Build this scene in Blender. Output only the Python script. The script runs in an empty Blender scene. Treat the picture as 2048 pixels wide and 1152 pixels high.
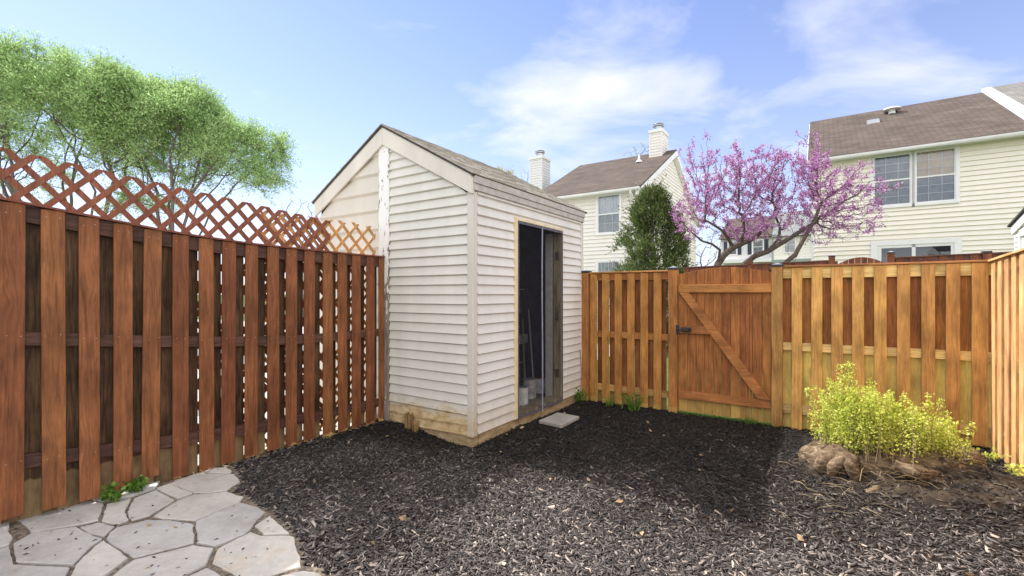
import bpy, bmesh, math, random
import numpy as np
from mathutils import Vector, noise as mnoise
rnd = random.Random(7)
rng = np.random.default_rng(11)
R = math.radians
S = bpy.context.scene
COL = S.collection

# ---------------------------------------------------------------- camera, sky, sun, exposure
cam = bpy.data.cameras.new('camera'); camo = bpy.data.objects.new('camera', cam); COL.objects.link(camo)
camo.location = (0, 0, 1.4); camo.rotation_euler = (R(90), 0, 0)
cam.sensor_width = 36.0; cam.lens = 927 / 2048 * 36.0; cam.shift_y = -(576 - 587) / 2048.0
cam.clip_start = 0.05; cam.clip_end = 2000
S.camera = camo
S.view_settings.view_transform = 'Standard'; S.view_settings.look = 'None'
S.view_settings.gamma = 1.0; S.view_settings.exposure = 1.22; S.view_settings.use_curve_mapping = False
A0 = R(33.6)
U = np.array([math.cos(A0), -math.sin(A0)]); V = np.array([math.sin(A0), math.cos(A0)])
CS = np.array([-.361, 4.24])                      # near corner of the shed
# sunlight travels along +.92U -.03V -1Z
trav = Vector((.92 * U[0] - .03 * V[0], .92 * U[1] - .03 * V[1], -1.0)).normalized()
sun = bpy.data.lights.new('sun', 'SUN'); sun.energy = 2.9; sun.angle = R(.6); sun.color = (1, .94, .86)
suno = bpy.data.objects.new('sun', sun); COL.objects.link(suno)
suno.rotation_euler = trav.to_track_quat('-Z', 'Y').to_euler(); suno.location = (-6, 2, 8)
elev = math.asin(-trav.z); azi = math.atan2(-trav.x, -trav.y)   # compass angle from +Y towards +X

W = bpy.data.worlds.new('World'); S.world = W; W.use_nodes = True
nt = W.node_tree; nt.nodes.clear()
def wn(t, **k):
    n = nt.nodes.new(t)
    for a, b in k.items(): setattr(n, a, b)
    return n
def wm(op, a, b=None, c=None, clamp=False):
    n = wn('ShaderNodeMath', operation=op); n.use_clamp = clamp
    for i, x in enumerate((a, b, c)):
        if x is None: continue
        if isinstance(x, (int, float)): n.inputs[i].default_value = x
        else: nt.links.new(x, n.inputs[i])
    return n.outputs[0]
out = wn('ShaderNodeOutputWorld'); bg = wn('ShaderNodeBackground'); nt.links.new(bg.outputs[0], out.inputs[0])
sky = wn('ShaderNodeTexSky', sky_type='NISHITA'); sky.sun_disc = False
sky.sun_elevation = elev; sky.sun_rotation = azi; sky.air_density = 1.0; sky.dust_density = .1; sky.ozone_density = 2.2
SKYS = .125
tc = wn('ShaderNodeTexCoord'); sp = wn('ShaderNodeSeparateXYZ'); nt.links.new(tc.outputs['Generated'], sp.inputs[0])
X, Y, Z = sp.outputs
zz = wm('ADD', wm('MAXIMUM', Z, 0.0), .12)
cx_ = wm('DIVIDE', X, zz); cy_ = wm('DIVIDE', Y, zz)
cb = wn('ShaderNodeCombineXYZ'); nt.links.new(cx_, cb.inputs[0]); nt.links.new(cy_, cb.inputs[1])
mp = wn('ShaderNodeMapping'); mp.inputs['Scale'].default_value = (.85, 1.05, 1); mp.inputs['Rotation'].default_value = (0, 0, R(-20)); nt.links.new(cb.outputs[0], mp.inputs[0])
n1 = wn('ShaderNodeTexNoise'); n1.inputs['Scale'].default_value = 1.9; n1.inputs['Detail'].default_value = 8; n1.inputs['Roughness'].default_value = .56; n1.inputs['Distortion'].default_value = .35
nt.links.new(mp.outputs[0], n1.inputs['Vector'])
# cloud banks in given directions of the sky (azimuth tangent, elevation tangent)
ay = wm('MAXIMUM', Y, .05); tx = wm('DIVIDE', X, ay); tz = wm('DIVIDE', Z, ay)
mask = None
for mx, mz, sx, sz, a in ((.26, .44, .30, .17, 1.0), (.12, .35, .24, .10, .55), (.86, .50, .20, .07, 1.15), (.80, .61, .30, .07, .9), (.45, .36, .5, .12, .55), (-.95, .3, .6, .3, .25), (-.2,.52,.18,.05,.35), (1.9,.4,.6,.3,.7)):
    g = wm('ADD', wm('POWER', wm('DIVIDE', wm('SUBTRACT', tx, mx), sx), 2.0), wm('POWER', wm('DIVIDE', wm('SUBTRACT', tz, mz), sz), 2.0))
    g = wm('MULTIPLY', wm('POWER', 2.718, wm('MULTIPLY', g, -1.0)), a)
    mask = g if mask is None else wm('ADD', mask, g)
cl = wm('MULTIPLY', wm('ADD', wm('SUBTRACT', n1.outputs[0], .61), wm('MULTIPLY', mask, .185)), 3.3, clamp=True)
cl = wm('MULTIPLY', cl, .75)
# unseen white cloud added overhead and behind the camera to fill the shade
back = wm('MULTIPLY', wm('ADD', wm('MULTIPLY', wm('SUBTRACT', .10, Y), 2.2, clamp=True), wm('MULTIPLY', wm('SUBTRACT', Z, .62), 5.0, clamp=True), clamp=True), wm('MULTIPLY', wm('SUBTRACT', n1.outputs[0], .22), 2.4, clamp=True))
hz = wm('MULTIPLY', wm('POWER', wm('SUBTRACT', 1.0, wm('MINIMUM', wm('MAXIMUM', Z, 0.0), 1.0)), 3.6), .74)   # pale low sky
mixh = wn('ShaderNodeMix', data_type='RGBA'); nt.links.new(hz, mixh.inputs[0])
skm = wn('ShaderNodeMix', data_type='RGBA', blend_type='MULTIPLY'); skm.inputs[0].default_value = 1.0
nt.links.new(sky.outputs[0], skm.inputs[6]); skm.inputs[7].default_value = (.84, .74, .83, 1)
nt.links.new(skm.outputs[2], mixh.inputs[6]); mixh.inputs[7].default_value = (2.8, 2.95, 3.7, 1)
mixc = wn('ShaderNodeMix', data_type='RGBA'); nt.links.new(cl, mixc.inputs[0]); nt.links.new(mixh.outputs[2], mixc.inputs[6]); mixc.inputs[7].default_value = (4.2, 4.15, 4.25, 1)
mixb = wn('ShaderNodeMix', data_type='RGBA'); nt.links.new(back, mixb.inputs[0]); nt.links.new(mixc.outputs[2], mixb.inputs[6]); mixb.inputs[7].default_value = (9.2, 8.8, 8.2, 1)
nt.links.new(mixb.outputs[2], bg.inputs[0]); bg.inputs[1].default_value = SKYS

# ---------------------------------------------------------------- materials
class NT:
    def __init__(s, name):
        s.m = bpy.data.materials.new(name); s.m.use_nodes = True; s.t = s.m.node_tree
        s.p = s.t.nodes['Principled BSDF']; s.out = s.t.nodes['Material Output']
        s.tc = s.t.nodes.new('ShaderNodeTexCoord')
    def n(s, ty, **k):
        n = s.t.nodes.new(ty)
        for a, b in k.items(): setattr(n, a, b)
        return n
    def l(s, a, b): s.t.links.new(a, b)
    def put(s, x, sock):
        if x is None: return
        if isinstance(x, (int, float)): sock.default_value = x
        elif isinstance(x, tuple): sock.default_value = x if len(x) == len(sock.default_value) else tuple(x) + (1,)
        else: s.l(x, sock)
    def math(s, op, a, b=None, c=None, clamp=False):
        n = s.n('ShaderNodeMath', operation=op); n.use_clamp = clamp
        for i, x in enumerate((a, b, c)): s.put(x, n.inputs[i])
        return n.outputs[0]
    def map(s, scale=(1, 1, 1), src='Object', off=None):
        m = s.n('ShaderNodeMapping'); s.l(s.tc.outputs[src], m.inputs[0]); m.inputs['Scale'].default_value = scale
        if off is not None: s.l(off, m.inputs['Location'])
        return m.outputs[0]
    def noise(s, vec, scale, detail=4, rough=.55, dist=0):
        n = s.n('ShaderNodeTexNoise'); s.l(vec, n.inputs['Vector'])
        n.inputs['Scale'].default_value = scale; n.inputs['Detail'].default_value = detail
        n.inputs['Roughness'].default_value = rough; n.inputs['Distortion'].default_value = dist
        return n.outputs[0]
    def ramp(s, fac, stops):
        n = s.n('ShaderNodeValToRGB'); s.l(fac, n.inputs[0]); e = n.color_ramp.elements
        e[0].position = stops[0][0]; e[0].color = tuple(stops[0][1]) + (1,)
        e[1].position = stops[-1][0]; e[1].color = tuple(stops[-1][1]) + (1,)
        for p, c in stops[1:-1]:
            q = e.new(p); q.color = tuple(c) + (1,)
        return n.outputs[0]
    def mix(s, fac, a, b, mode='MIX'):
        n = s.n('ShaderNodeMix', data_type='RGBA', blend_type=mode)
        s.put(fac, n.inputs[0]); s.put(a, n.inputs[6]); s.put(b, n.inputs[7])
        return n.outputs[2]
    def rand(s): return s.n('ShaderNodeObjectInfo').outputs['Random']
    def island(s): return s.n('ShaderNodeNewGeometry').outputs['Random Per Island']
    def sep(s, vec):
        n = s.n('ShaderNodeSeparateXYZ'); s.l(vec, n.inputs[0]); return n.outputs
    def bump(s, h, st=.3, d=.01):
        n = s.n('ShaderNodeBump'); s.l(h, n.inputs['Height']); n.inputs['Strength'].default_value = st; n.inputs['Distance'].default_value = d
        s.l(n.outputs[0], s.p.inputs['Normal'])
    def fin(s, col, rough=.7, spec=.3, metal=0):
        s.put(col, s.p.inputs['Base Color']); s.put(rough, s.p.inputs['Roughness'])
        s.p.inputs['Specular IOR Level'].default_value = spec; s.p.inputs['Metallic'].default_value = metal
        return s.m

def plain(name, col, rough=.6, var=.12, scale=8, spec=.3, metal=0, bump=0):
    k = NT(name); n = k.noise(k.map(), scale, 5)
    c = k.ramp(n, [(.3, tuple(x * (1 - var) for x in col)), (.7, tuple(min(1, x * (1 + var)) for x in col))])
    if bump: k.bump(n, bump)
    return k.fin(c, rough, spec, metal)

def wood(name, c1, c2, raw=None, raw_z=None, axis='z', rough=.62, knots=.5, blotch=.35, rvar=.25, soft=.012, rawvar=.02, spots=0):
    k = NT(name); r = k.rand()
    off = k.n('ShaderNodeCombineXYZ'); k.l(k.math('MULTIPLY', r, 37.0), off.inputs[0]); k.l(k.math('MULTIPLY', r, 17.0), off.inputs[2 if axis == 'z' else 1])
    sc = {'z': (1, 1, .06), 'x': (.06, 1, 1)}[axis]
    ks = {'z': (1, .4, .38), 'x': (.38, .4, 1)}[axis]
    # knots
    kv = k.map(ks, off=off.outputs[0])
    vo = k.n('ShaderNodeTexVoronoi'); k.l(kv, vo.inputs['Vector']); vo.inputs['Scale'].default_value = 4.8
    kd = vo.outputs['Distance']
    kn = k.math('SUBTRACT', 1.0, k.math('MULTIPLY', kd, 6.6), clamp=True)
    # grain, bending round the knots
    gv = k.map(sc, off=off.outputs[0])
    ad = k.n('ShaderNodeVectorMath', operation='ADD'); k.l(gv, ad.inputs[0])
    cb2 = k.n('ShaderNodeCombineXYZ'); k.l(k.math('MULTIPLY', k.math('POWER', k.math('SUBTRACT', 1.0, k.math('MULTIPLY', kd, 3.0), clamp=True), 2.0), .05), cb2.inputs[0 if axis == 'z' else 2])
    k.l(cb2.outputs[0], ad.inputs[1])
    g = k.noise(ad.outputs[0], 75, 5, .65, 1.2)
    g2 = k.noise(ad.outputs[0], 22, 3, .5, 2.5)
    gg = k.math('ADD', k.math('MULTIPLY', g, .55), k.math('MULTIPLY', g2, .45))
    c = k.ramp(gg, [(.38, tuple(x * .82 for x in c1)), (.50, tuple((x + y) / 2 for x, y in zip(c1, c2))), (.61, tuple(x * 1.06 for x in c2))])
    b = k.noise(k.map((1, 1, .5) if axis == 'z' else (.5, 1, 1), off=off.outputs[0]), 5.5, 4, .6)
    bl = k.ramp(b, [(.33, (1 - blotch * 1.25,) * 3), (.7, (1 + blotch * .35, 1 + blotch * .35, 1 + blotch * .3))])
    c = k.mix(1.0, c, bl, 'MULTIPLY')
    if raw is not None:
        z = k.sep(k.tc.outputs['Object'])[2]
        e = k.math('ADD', raw_z, k.math('MULTIPLY', k.math('SUBTRACT', k.noise(k.map((1, 1, .2)), 18, 3), .5), rawvar * 4))
        f = k.math('MULTIPLY', k.math('SUBTRACT', e, z), 1 / soft, clamp=True)
        rc = k.ramp(gg, [(.36, tuple(x * .7 for x in raw)), (.62, raw)])
        rc = k.mix(1.0, rc, bl, 'MULTIPLY')
        c = k.mix(f, c, rc)
    c = k.mix(k.math('MULTIPLY', kn, knots), c, (.05, .02, .01))
    v = k.n('ShaderNodeHueSaturation'); k.l(c, v.inputs['Color'])
    k.l(k.math('ADD', 1 - rvar / 2, k.math('MULTIPLY', r, rvar)), v.inputs['Value'])
    k.l(k.math('ADD', .494, k.math('MULTIPLY', r, .012)), v.inputs['Hue'])
    c = v.outputs[0]
    k.bump(gg, .35, .004)
    return k.fin(c, rough, .25)

M = {}
M['lf_picket'] = wood('stained_red_brown', (.22, .080, .033), (.335, .126, .052), knots=.65)
M['lf_picket_raw'] = wood('stained_red_brown_raw_foot', (.20, .073, .030), (.30, .112, .046), raw=(.62, .36, .13), raw_z=.098, knots=.65)
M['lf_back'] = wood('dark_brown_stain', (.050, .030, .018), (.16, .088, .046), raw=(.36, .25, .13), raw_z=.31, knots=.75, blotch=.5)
M['lf_rail'] = wood('dark_rail', (.075, .038, .028), (.145, .075, .055), axis='x', blotch=.4)
M['lf_post'] = wood('weathered_post', (.10, .06, .045), (.26, .18, .13))
M['lattice'] = wood('stained_lattice', (.20, .068, .042), (.29, .105, .062), knots=.1, blotch=.2)
M['lattice_raw'] = wood('bare_lattice', (.46, .24, .09), (.66, .38, .17), knots=.2, blotch=.3)
M['s1_picket'] = wood('orange_stain', (.42, .178, .048), (.55, .25, .070), raw=(.62, .36, .10), raw_z=.055, knots=.55)
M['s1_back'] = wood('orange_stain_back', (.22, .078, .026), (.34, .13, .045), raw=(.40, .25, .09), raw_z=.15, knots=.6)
M['s1_rail'] = wood('orange_rail', (.38, .145, .045), (.52, .22, .07), axis='x')
M['s1_rail_raw'] = wood('bare_rail_small', (.52, .30, .10), (.74, .46, .17), axis='x')
M['gate_board'] = wood('gate_stain', (.29, .105, .032), (.44, .170, .052), raw=(.60, .36, .11), raw_z=.17, knots=.55, rvar=.3)
M['gate_rail'] = wood('gate_rail_stain', (.40, .16, .048), (.55, .24, .075), axis='x')
M['s2_picket'] = wood('honey_stain', (.62, .325, .095), (.76, .42, .135), knots=.6)
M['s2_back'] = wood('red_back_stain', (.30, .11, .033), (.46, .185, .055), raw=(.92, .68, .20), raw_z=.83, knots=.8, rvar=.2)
M['s2_rail'] = wood('bare_rail', (.66, .42, .16), (.84, .60, .26), axis='x', knots=.3)
M['s2_post'] = wood('post_stain', (.42, .22, .065), (.60, .35, .11))
M['rf_picket'] = wood('pale_honey_stain', (.70, .40, .17), (.84, .52, .24), knots=.6)
M['cap'] = wood('cap_stain', (.42, .17, .06), (.58, .27, .10), axis='x')
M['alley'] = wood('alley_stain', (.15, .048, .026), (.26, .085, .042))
M['alley_rail'] = wood('alley_rail', (.14, .06, .05), (.24, .11, .09), axis='x')
M['stake'] = wood('weathered_stake', (.20, .12, .05), (.42, .28, .13))
M['jamb'] = wood('jamb_wood', (.22, .17, .10), (.40, .33, .22), knots=.9)
M['floor_wood'] = wood('floor_wood', (.10, .09, .075), (.2, .18, .15), axis='x')
M['black'] = plain('black_metal', (.02, .02, .022), .45, spec=.5)
M['dark_hinge'] = plain('rusty_hinge', (.11, .08, .06), .7, .4, 60)
M['white'] = plain('white_paint', (.78, .78, .78), .45, .04)
M['rust'] = plain('rust', (.22, .08, .03), .8, .4, 40)
M['galv'] = plain('galvanised', (.42, .44, .46), .35, .1, metal=.7)
M['cap_glass'] = plain('solar_cap', (.03, .04, .06), .15, spec=.6)

def siding(name, col, stain=0.0, grime=.12, zs=.09, streak=.06):
    k = NT(name); o = k.map()
    n = k.noise(k.map((1, 1, .25)), 3.5, 5, .6)
    c = k.mix(1.0, col, k.ramp(n, [(.3, (1 - grime,) * 3), (.65, (1, 1, 1))]), 'MULTIPLY')
    gr = k.noise(k.map((.15, .15, 6)), 30, 3)                 # embossed wood grain along the course
    c = k.mix(streak, c, k.ramp(gr, [(.35, (.5, .48, .45)), (.6, (1, 1, 1))]), 'MULTIPLY')
    if stain:
        z = k.sep(k.tc.outputs['Object'])[2]
        s2 = k.noise(k.map((2.2, 2.2, 5)), 2.2, 5, .7, .6)
        f = k.math('MULTIPLY', k.math('SUBTRACT', k.math('ADD', .17, k.math('MULTIPLY', s2, .40)), z), 6.0, clamp=True)
        sc2 = k.ramp(k.noise(k.map((1, 1, 2)), 9, 6, .75), [(.3, (.14, .10, .06)), (.48, (.50, .36, .18)), (.72, (.66, .55, .36))])
        c = k.mix(k.math('MULTIPLY', f, stain), c, sc2)
        d = k.noise(k.map((1, 1, 1)), 34, 4, .7)
        fz = k.math('MULTIPLY', k.math('SUBTRACT', 1.0, z), .9, clamp=True)
        c = k.mix(k.math('MULTIPLY', k.math('MULTIPLY', k.math('SUBTRACT', d, .60), 5.0, clamp=True), k.math('MULTIPLY', fz, .45)), c, (.2, .17, .13))
    k.bump(gr, .12, .003)
    return k.fin(c, .5, .3)
M['sid_front'] = siding('front_vinyl', (.70, .685, .635), 1.0)
M['sid_side'] = siding('side_vinyl', (.73, .72, .70), .3)
M['sid_left'] = siding('wide_panel_vinyl', (.64, .60, .53), .2, streak=.02)
M['trim'] = siding('trim_vinyl', (.66, .63, .58), .55, streak=.03)
M['rake'] = siding('rake_metal', (.70, .665, .60), 0, .16, streak=.0)
M['fascia'] = plain('fascia_metal', (.47, .45, .43), .5, .16, 14)
M['frame_cream'] = plain('cream_frame', (.74, .62, .40), .6, .12, 12)
def peel():
    k = NT('peeling_white_paint')
    a = k.noise(k.map((1, 1, .45)), 26, 6, .72); z = k.sep(k.tc.outputs['Object'])[2]
    x = k.sep(k.tc.outputs['Object'])[0]
    edge = k.math('MULTIPLY', k.math('SUBTRACT', k.math('ABSOLUTE', k.math('ADD', x, 1.17)), .055), 4.5, clamp=True)
    low = k.math('MULTIPLY', k.math('SUBTRACT', 1.95, z), .9, clamp=True)
    t = k.math('SUBTRACT', .60, k.math('ADD', k.math('MULTIPLY', edge, .9), k.math('MULTIPLY', low, .25)))
    f = k.math('MULTIPLY', k.math('SUBTRACT', a, t), 22, clamp=True)
    c = k.mix(f, (.80, .80, .79), k.ramp(k.noise(k.map((1, 1, .1)), 60, 3), [(.3, (.12, .10, .085)), (.7, (.36, .32, .28))]))
    k.bump(f, .3, .003)
    return k.fin(c, .6)
M['peel'] = peel()
def found():
    k = NT('foundation_timber')
    n = k.noise(k.map((1, 1, 3)), 7, 6, .65)
    c = k.ramp(n, [(.25, (.14, .09, .045)), (.45, (.36, .26, .14)), (.7, (.52, .42, .27))])
    k.bump(k.noise(k.map(), 60, 5), .4, .004)
    return k.fin(c, .85)
M['found'] = found()
def shingle(name, c1, c2, w=.3, h=.12, line=.5):
    k = NT(name)
    b = k.n('ShaderNodeTexBrick'); k.l(k.tc.outputs['Object'], b.inputs['Vector'])
    b.inputs['Scale'].default_value = 1; b.inputs['Brick Width'].default_value = w; b.inputs['Row Height'].default_value = h
    b.inputs['Mortar Size'].default_value = .009; b.inputs['Mortar Smooth'].default_value = .3
    b.inputs['Color1'].default_value = c1 + (1,); b.inputs['Color2'].default_value = c2 + (1,)
    b.inputs['Mortar'].default_value = tuple(x * line for x in c1) + (1,)
    n = k.noise(k.map((1, 1.5, 1)), 1.1, 6, .65)
    c = k.mix(.85, b.outputs[0], k.ramp(n, [(.3, (.62, .62, .62)), (.7, (1.15, 1.12, 1.1))]), 'MULTIPLY')
    c = k.mix(.5, c, k.ramp(k.noise(k.map(), 90, 3), [(.35, (.6, .6, .6)), (.65, (1.2, 1.2, 1.2))]), 'MULTIPLY')
    k.bump(b.outputs['Fac'], -.5, .01)
    return k.fin(c, .9, .15)
M['roof_brown'] = shingle('brown_shingle', (.108, .088, .078), (.145, .118, .103))
M['roof_grey'] = shingle('grey_shingle', (.20, .198, .19), (.25, .245, .24))
M['roof_slate'] = shingle('blue_grey_shingle', (.20, .215, .235), (.25, .265, .28))
M['roof_green'] = shingle('green_grey_shingle', (.22, .25, .25), (.27, .30, .30))
def shroof():
    k = NT('weathered_shingle')
    n = k.noise(k.map((2, 2, 2)), 6, 6, .7); s = k.noise(k.map(), 120, 3, .7)
    c = k.ramp(n, [(.3, (.33, .31, .28)), (.7, (.50, .47, .42))])
    c = k.mix(.6, c, k.ramp(s, [(.35, (.6, .6, .6)), (.65, (1.2, 1.2, 1.2))]), 'MULTIPLY')
    k.bump(s, .5, .004)
    return k.fin(c, .9, .15)
M['roof_shed'] = shroof()
M['edge_dark'] = plain('dark_roof_edge', (.06, .055, .05), .8)
M['h_cream'] = siding('cream_vinyl', (.83, .795, .705), 0, .05, streak=.02)
M['h_white'] = siding('off_white_vinyl', (.77, .75, .70), 0, .06, streak=.02)
M['h_grey'] = siding('pale_grey_vinyl', (.70, .70, .69), 0, .06, streak=.02)
M['gutter'] = plain('white_gutter', (.74, .75, .74), .4, .06, 3)
M['shutter'] = plain('shutter', (.04, .05, .07), .5)
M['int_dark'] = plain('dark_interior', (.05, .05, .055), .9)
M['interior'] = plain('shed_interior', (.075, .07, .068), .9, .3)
def glass():
    k = NT('window_glass'); t = k.t
    g = k.n('ShaderNodeBsdfGlossy'); g.inputs['Roughness'].default_value = .03; g.inputs['Color'].default_value = (.85, .9, 1, 1)
    tr = k.n('ShaderNodeBsdfTransparent'); tr.inputs['Color'].default_value = (.90, .93, .94, 1)
    lw = k.n('ShaderNodeFresnel'); lw.inputs['IOR'].default_value = 1.9
    mx = k.n('ShaderNodeMixShader'); k.l(lw.outputs[0], mx.inputs[0]); k.l(tr.outputs[0], mx.inputs[1]); k.l(g.outputs[0], mx.inputs[2])
    k.l(mx.outputs[0], k.out.inputs[0]); return k.m
M['glass'] = glass()
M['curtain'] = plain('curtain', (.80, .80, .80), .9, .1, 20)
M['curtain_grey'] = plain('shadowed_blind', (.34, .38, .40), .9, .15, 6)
M['blind_tan'] = plain('tan_blind', (.74, .60, .44), .9, .12, 5)
def screen():
    k = NT('screen_mesh')
    tr = k.n('ShaderNodeBsdfTransparent'); d = k.n('ShaderNodeBsdfDiffuse'); d.inputs['Color'].default_value = (.045, .045, .06, 1)
    mx = k.n('ShaderNodeMixShader'); mx.inputs[0].default_value = .30
    k.l(tr.outputs[0], mx.inputs[1]); k.l(d.outputs[0], mx.inputs[2]); k.l(mx.outputs[0], k.out.inputs[0]); return k.m
M['screen'] = screen()
M['screen_tape'] = plain('screen_tape', (.10, .10, .13), .6, .3, 30)
M['seam'] = plain('screen_seam', (.28, .28, .36), .5, .2, 20)
def mulch_mat(base):
    k = NT('mulch_chip' if not base else 'mulch_bed')
    r = k.n('ShaderNodeNewGeometry').outputs['Random Per Island'] if not base else k.noise(k.map(), 55, 4, .7)
    st = [(0, (.007, .0062, .006)), (.5, (.0175, .0160, .0155)), (.80, (.033, .030, .0285)), (.94, (.057, .050, .046)), (.99, (.095, .082, .070)), (1, (.18, .15, .12))]
    if base: st = [(.25, (.006, .005, .0045)), (.75, (.035, .025, .02))]
    c = k.ramp(r, st)
    # sunlight painted into the chips: lighter away from the shed, dark in its shade
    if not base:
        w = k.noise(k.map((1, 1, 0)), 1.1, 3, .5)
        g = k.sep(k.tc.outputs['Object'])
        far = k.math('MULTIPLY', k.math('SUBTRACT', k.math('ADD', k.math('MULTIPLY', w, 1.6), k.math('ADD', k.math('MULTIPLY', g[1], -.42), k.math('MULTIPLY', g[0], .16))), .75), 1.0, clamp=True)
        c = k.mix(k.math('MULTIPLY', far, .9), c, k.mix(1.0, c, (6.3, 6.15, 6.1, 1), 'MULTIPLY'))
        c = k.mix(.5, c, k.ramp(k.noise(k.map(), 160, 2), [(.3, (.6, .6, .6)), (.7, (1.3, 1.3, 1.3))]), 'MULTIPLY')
    return k.fin(c, .75, .25)
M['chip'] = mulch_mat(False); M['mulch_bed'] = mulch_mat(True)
def stone(name, c1, c2, c3, tan=0.0):
    k = NT(name); r = k.island()
    v = k.map((1, 1, 1))
    n = k.noise(v, 2.6, 6, .62, .4); m = k.noise(k.map((1, 1, 1)), 28, 6, .7)
    c = k.ramp(n, [(.3, c1), (.5, c2), (.72, c3)])
    c = k.mix(.55, c, k.ramp(m, [(.3, (.72, .72, .72)), (.7, (1.12, 1.12, 1.12))]), 'MULTIPLY')
    c = k.mix(1.0, c, k.ramp(r, [(0, (.86, .87, .90)), (1, (1.10, 1.08, 1.04))]), 'MULTIPLY')
    rs = k.noise(k.map((1, 1, 1)), 4.3, 5, .6, .8)
    c = k.mix(k.math('MULTIPLY', k.math('SUBTRACT', rs, .60 - tan * .16), 2.4, clamp=True), c, (.50, .33, .19) if tan else (.30, .20, .15))
    k.bump(k.math('ADD', k.math('MULTIPLY', n, .8), k.math('MULTIPLY', m, .25)), .5, .012)
    return k.fin(c, .72, .3)
M['flag'] = stone('bluestone', (.39, .375, .35), (.50, .485, .46), (.59, .575, .55))
M['flag_tan'] = stone('tan_stone', (.42, .415, .40), (.52, .505, .475), (.60, .56, .49), .5)
M['paver'] = stone('concrete_paver', (.30, .285, .24), (.40, .38, .33), (.47, .45, .40))
M['joint'] = plain('patio_joint', (.17, .14, .11), .95, .7, 50, bump=.5)
def groundm(name, c1, c2, c3, scale=3):
    k = NT(name); n = k.noise(k.map(), scale, 6, .7); m = k.noise(k.map(), scale * 25, 3, .7)
    c = k.ramp(n, [(.3, c1), (.5, c2), (.75, c3)])
    c = k.mix(.6, c, k.ramp(m, [(.3, (.5, .5, .5)), (.7, (1.4, 1.4, 1.4))]), 'MULTIPLY')
    return k.fin(c, .95, .1)
M['grass_ground'] = groundm('lawn', (.06, .09, .02), (.09, .13, .035), (.14, .17, .06))
M['concrete'] = groundm('neighbour_concrete', (.40, .38, .35), (.48, .46, .43), (.56, .54, .5), 1)
def leafm(name, stops, trans=.35, rough=.6):
    k = NT(name); c = k.ramp(k.island(), stops)
    k.put(c, k.p.inputs['Base Color']); k.p.inputs['Roughness'].default_value = rough; k.p.inputs['Specular IOR Level'].default_value = .2
    tl = k.n('ShaderNodeBsdfTranslucent'); k.l(c, tl.inputs['Color'])
    mx = k.n('ShaderNodeMixShader'); mx.inputs[0].default_value = trans
    k.l(k.p.outputs[0], mx.inputs[1]); k.l(tl.outputs[0], mx.inputs[2]); k.l(mx.outputs[0], k.out.inputs[0])
    return k.m
M['leaf_elm'] = leafm('elm_leaf', [(0, (.24, .40, .14)), (.5, (.38, .57, .23)), (1, (.58, .72, .34))], .5)
M['leaf_bush'] = leafm('bush_leaf', [(0, (.36, .44, .06)), (.5, (.64, .70, .13)), (1, (.86, .86, .28))], .45)
M['leaf_green'] = leafm('weed_leaf', [(0, (.06, .13, .02)), (1, (.20, .34, .06))], .3)
M['leaf_cedar'] = leafm('cedar_leaf', [(0, (.035, .065, .025)), (.5, (.10, .15, .045)), (.85, (.20, .25, .075)), (1, (.32, .32, .13))], .3)
M['blossom'] = leafm('blossom', [(0, (.28, .09, .26)), (.5, (.52, .23, .51)), (1, (.76, .50, .75))], .3)
M['seedpod'] = leafm('seedpod', [(0, (.05, .03, .02)), (1, (.16, .09, .05))], .1)
M['leaf_yellow'] = leafm('yellow_leaf', [(0, (.3, .3, .07)), (1, (.5, .45, .12))], .4)
M['bark_grey'] = plain('grey_bark', (.15, .125, .105), .9, .4, 14, bump=.5)
M['bark_red'] = plain('redbud_bark', (.10, .075, .062), .9, .45, 12, bump=.5)
M['bark_far'] = plain('far_bark', (.17, .14, .12), .9, .3, 14)
def stumpm():
    k = NT('stump_wood'); n = k.noise(k.map((1, 1, 2.6)), 7, 8, .72, 1.6); m = k.noise(k.map((.5, .5, 2)), 45, 4, .7)
    c = k.ramp(n, [(.30, (.030, .021, .014)), (.47, (.13, .09, .058)), (.58, (.27, .20, .13)), (.72, (.44, .34, .24))])
    c = k.mix(.6, c, k.ramp(m, [(.3, (.55, .55, .55)), (.7, (1.25, 1.25, 1.25))]), 'MULTIPLY')
    k.bump(k.math('ADD', n, k.math('MULTIPLY', m, .3)), .8, .02)
    return k.fin(c, .9, .15)
M['stump'] = stumpm()
M['soil'] = groundm('stump_soil', (.025, .019, .015), (.055, .042, .032), (.12, .095, .07), 9)
M['teal'] = plain('teal_paint', (.22, .48, .54), .4)
M['can_white'] = plain('can_white', (.80, .80, .84), .35, .25, 12)
M['can_red'] = plain('can_red', (.42, .08, .08), .45, .3)
M['orange'] = plain('orange_plastic', (.75, .16, .04), .4)
M['tan_liquid'] = plain('pale_bottle', (.55, .5, .36), .35)
M['pole_dark'] = plain('dark_pole', (.22, .2, .19), .5)
M['pole_grey'] = plain('grey_pole', (.5, .5, .54), .4)
M['red_paint'] = plain('red_plastic', (.6, .03, .03), .4)
M['blue_plastic'] = plain('blue_plastic', (.05, .15, .55), .4)

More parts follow.
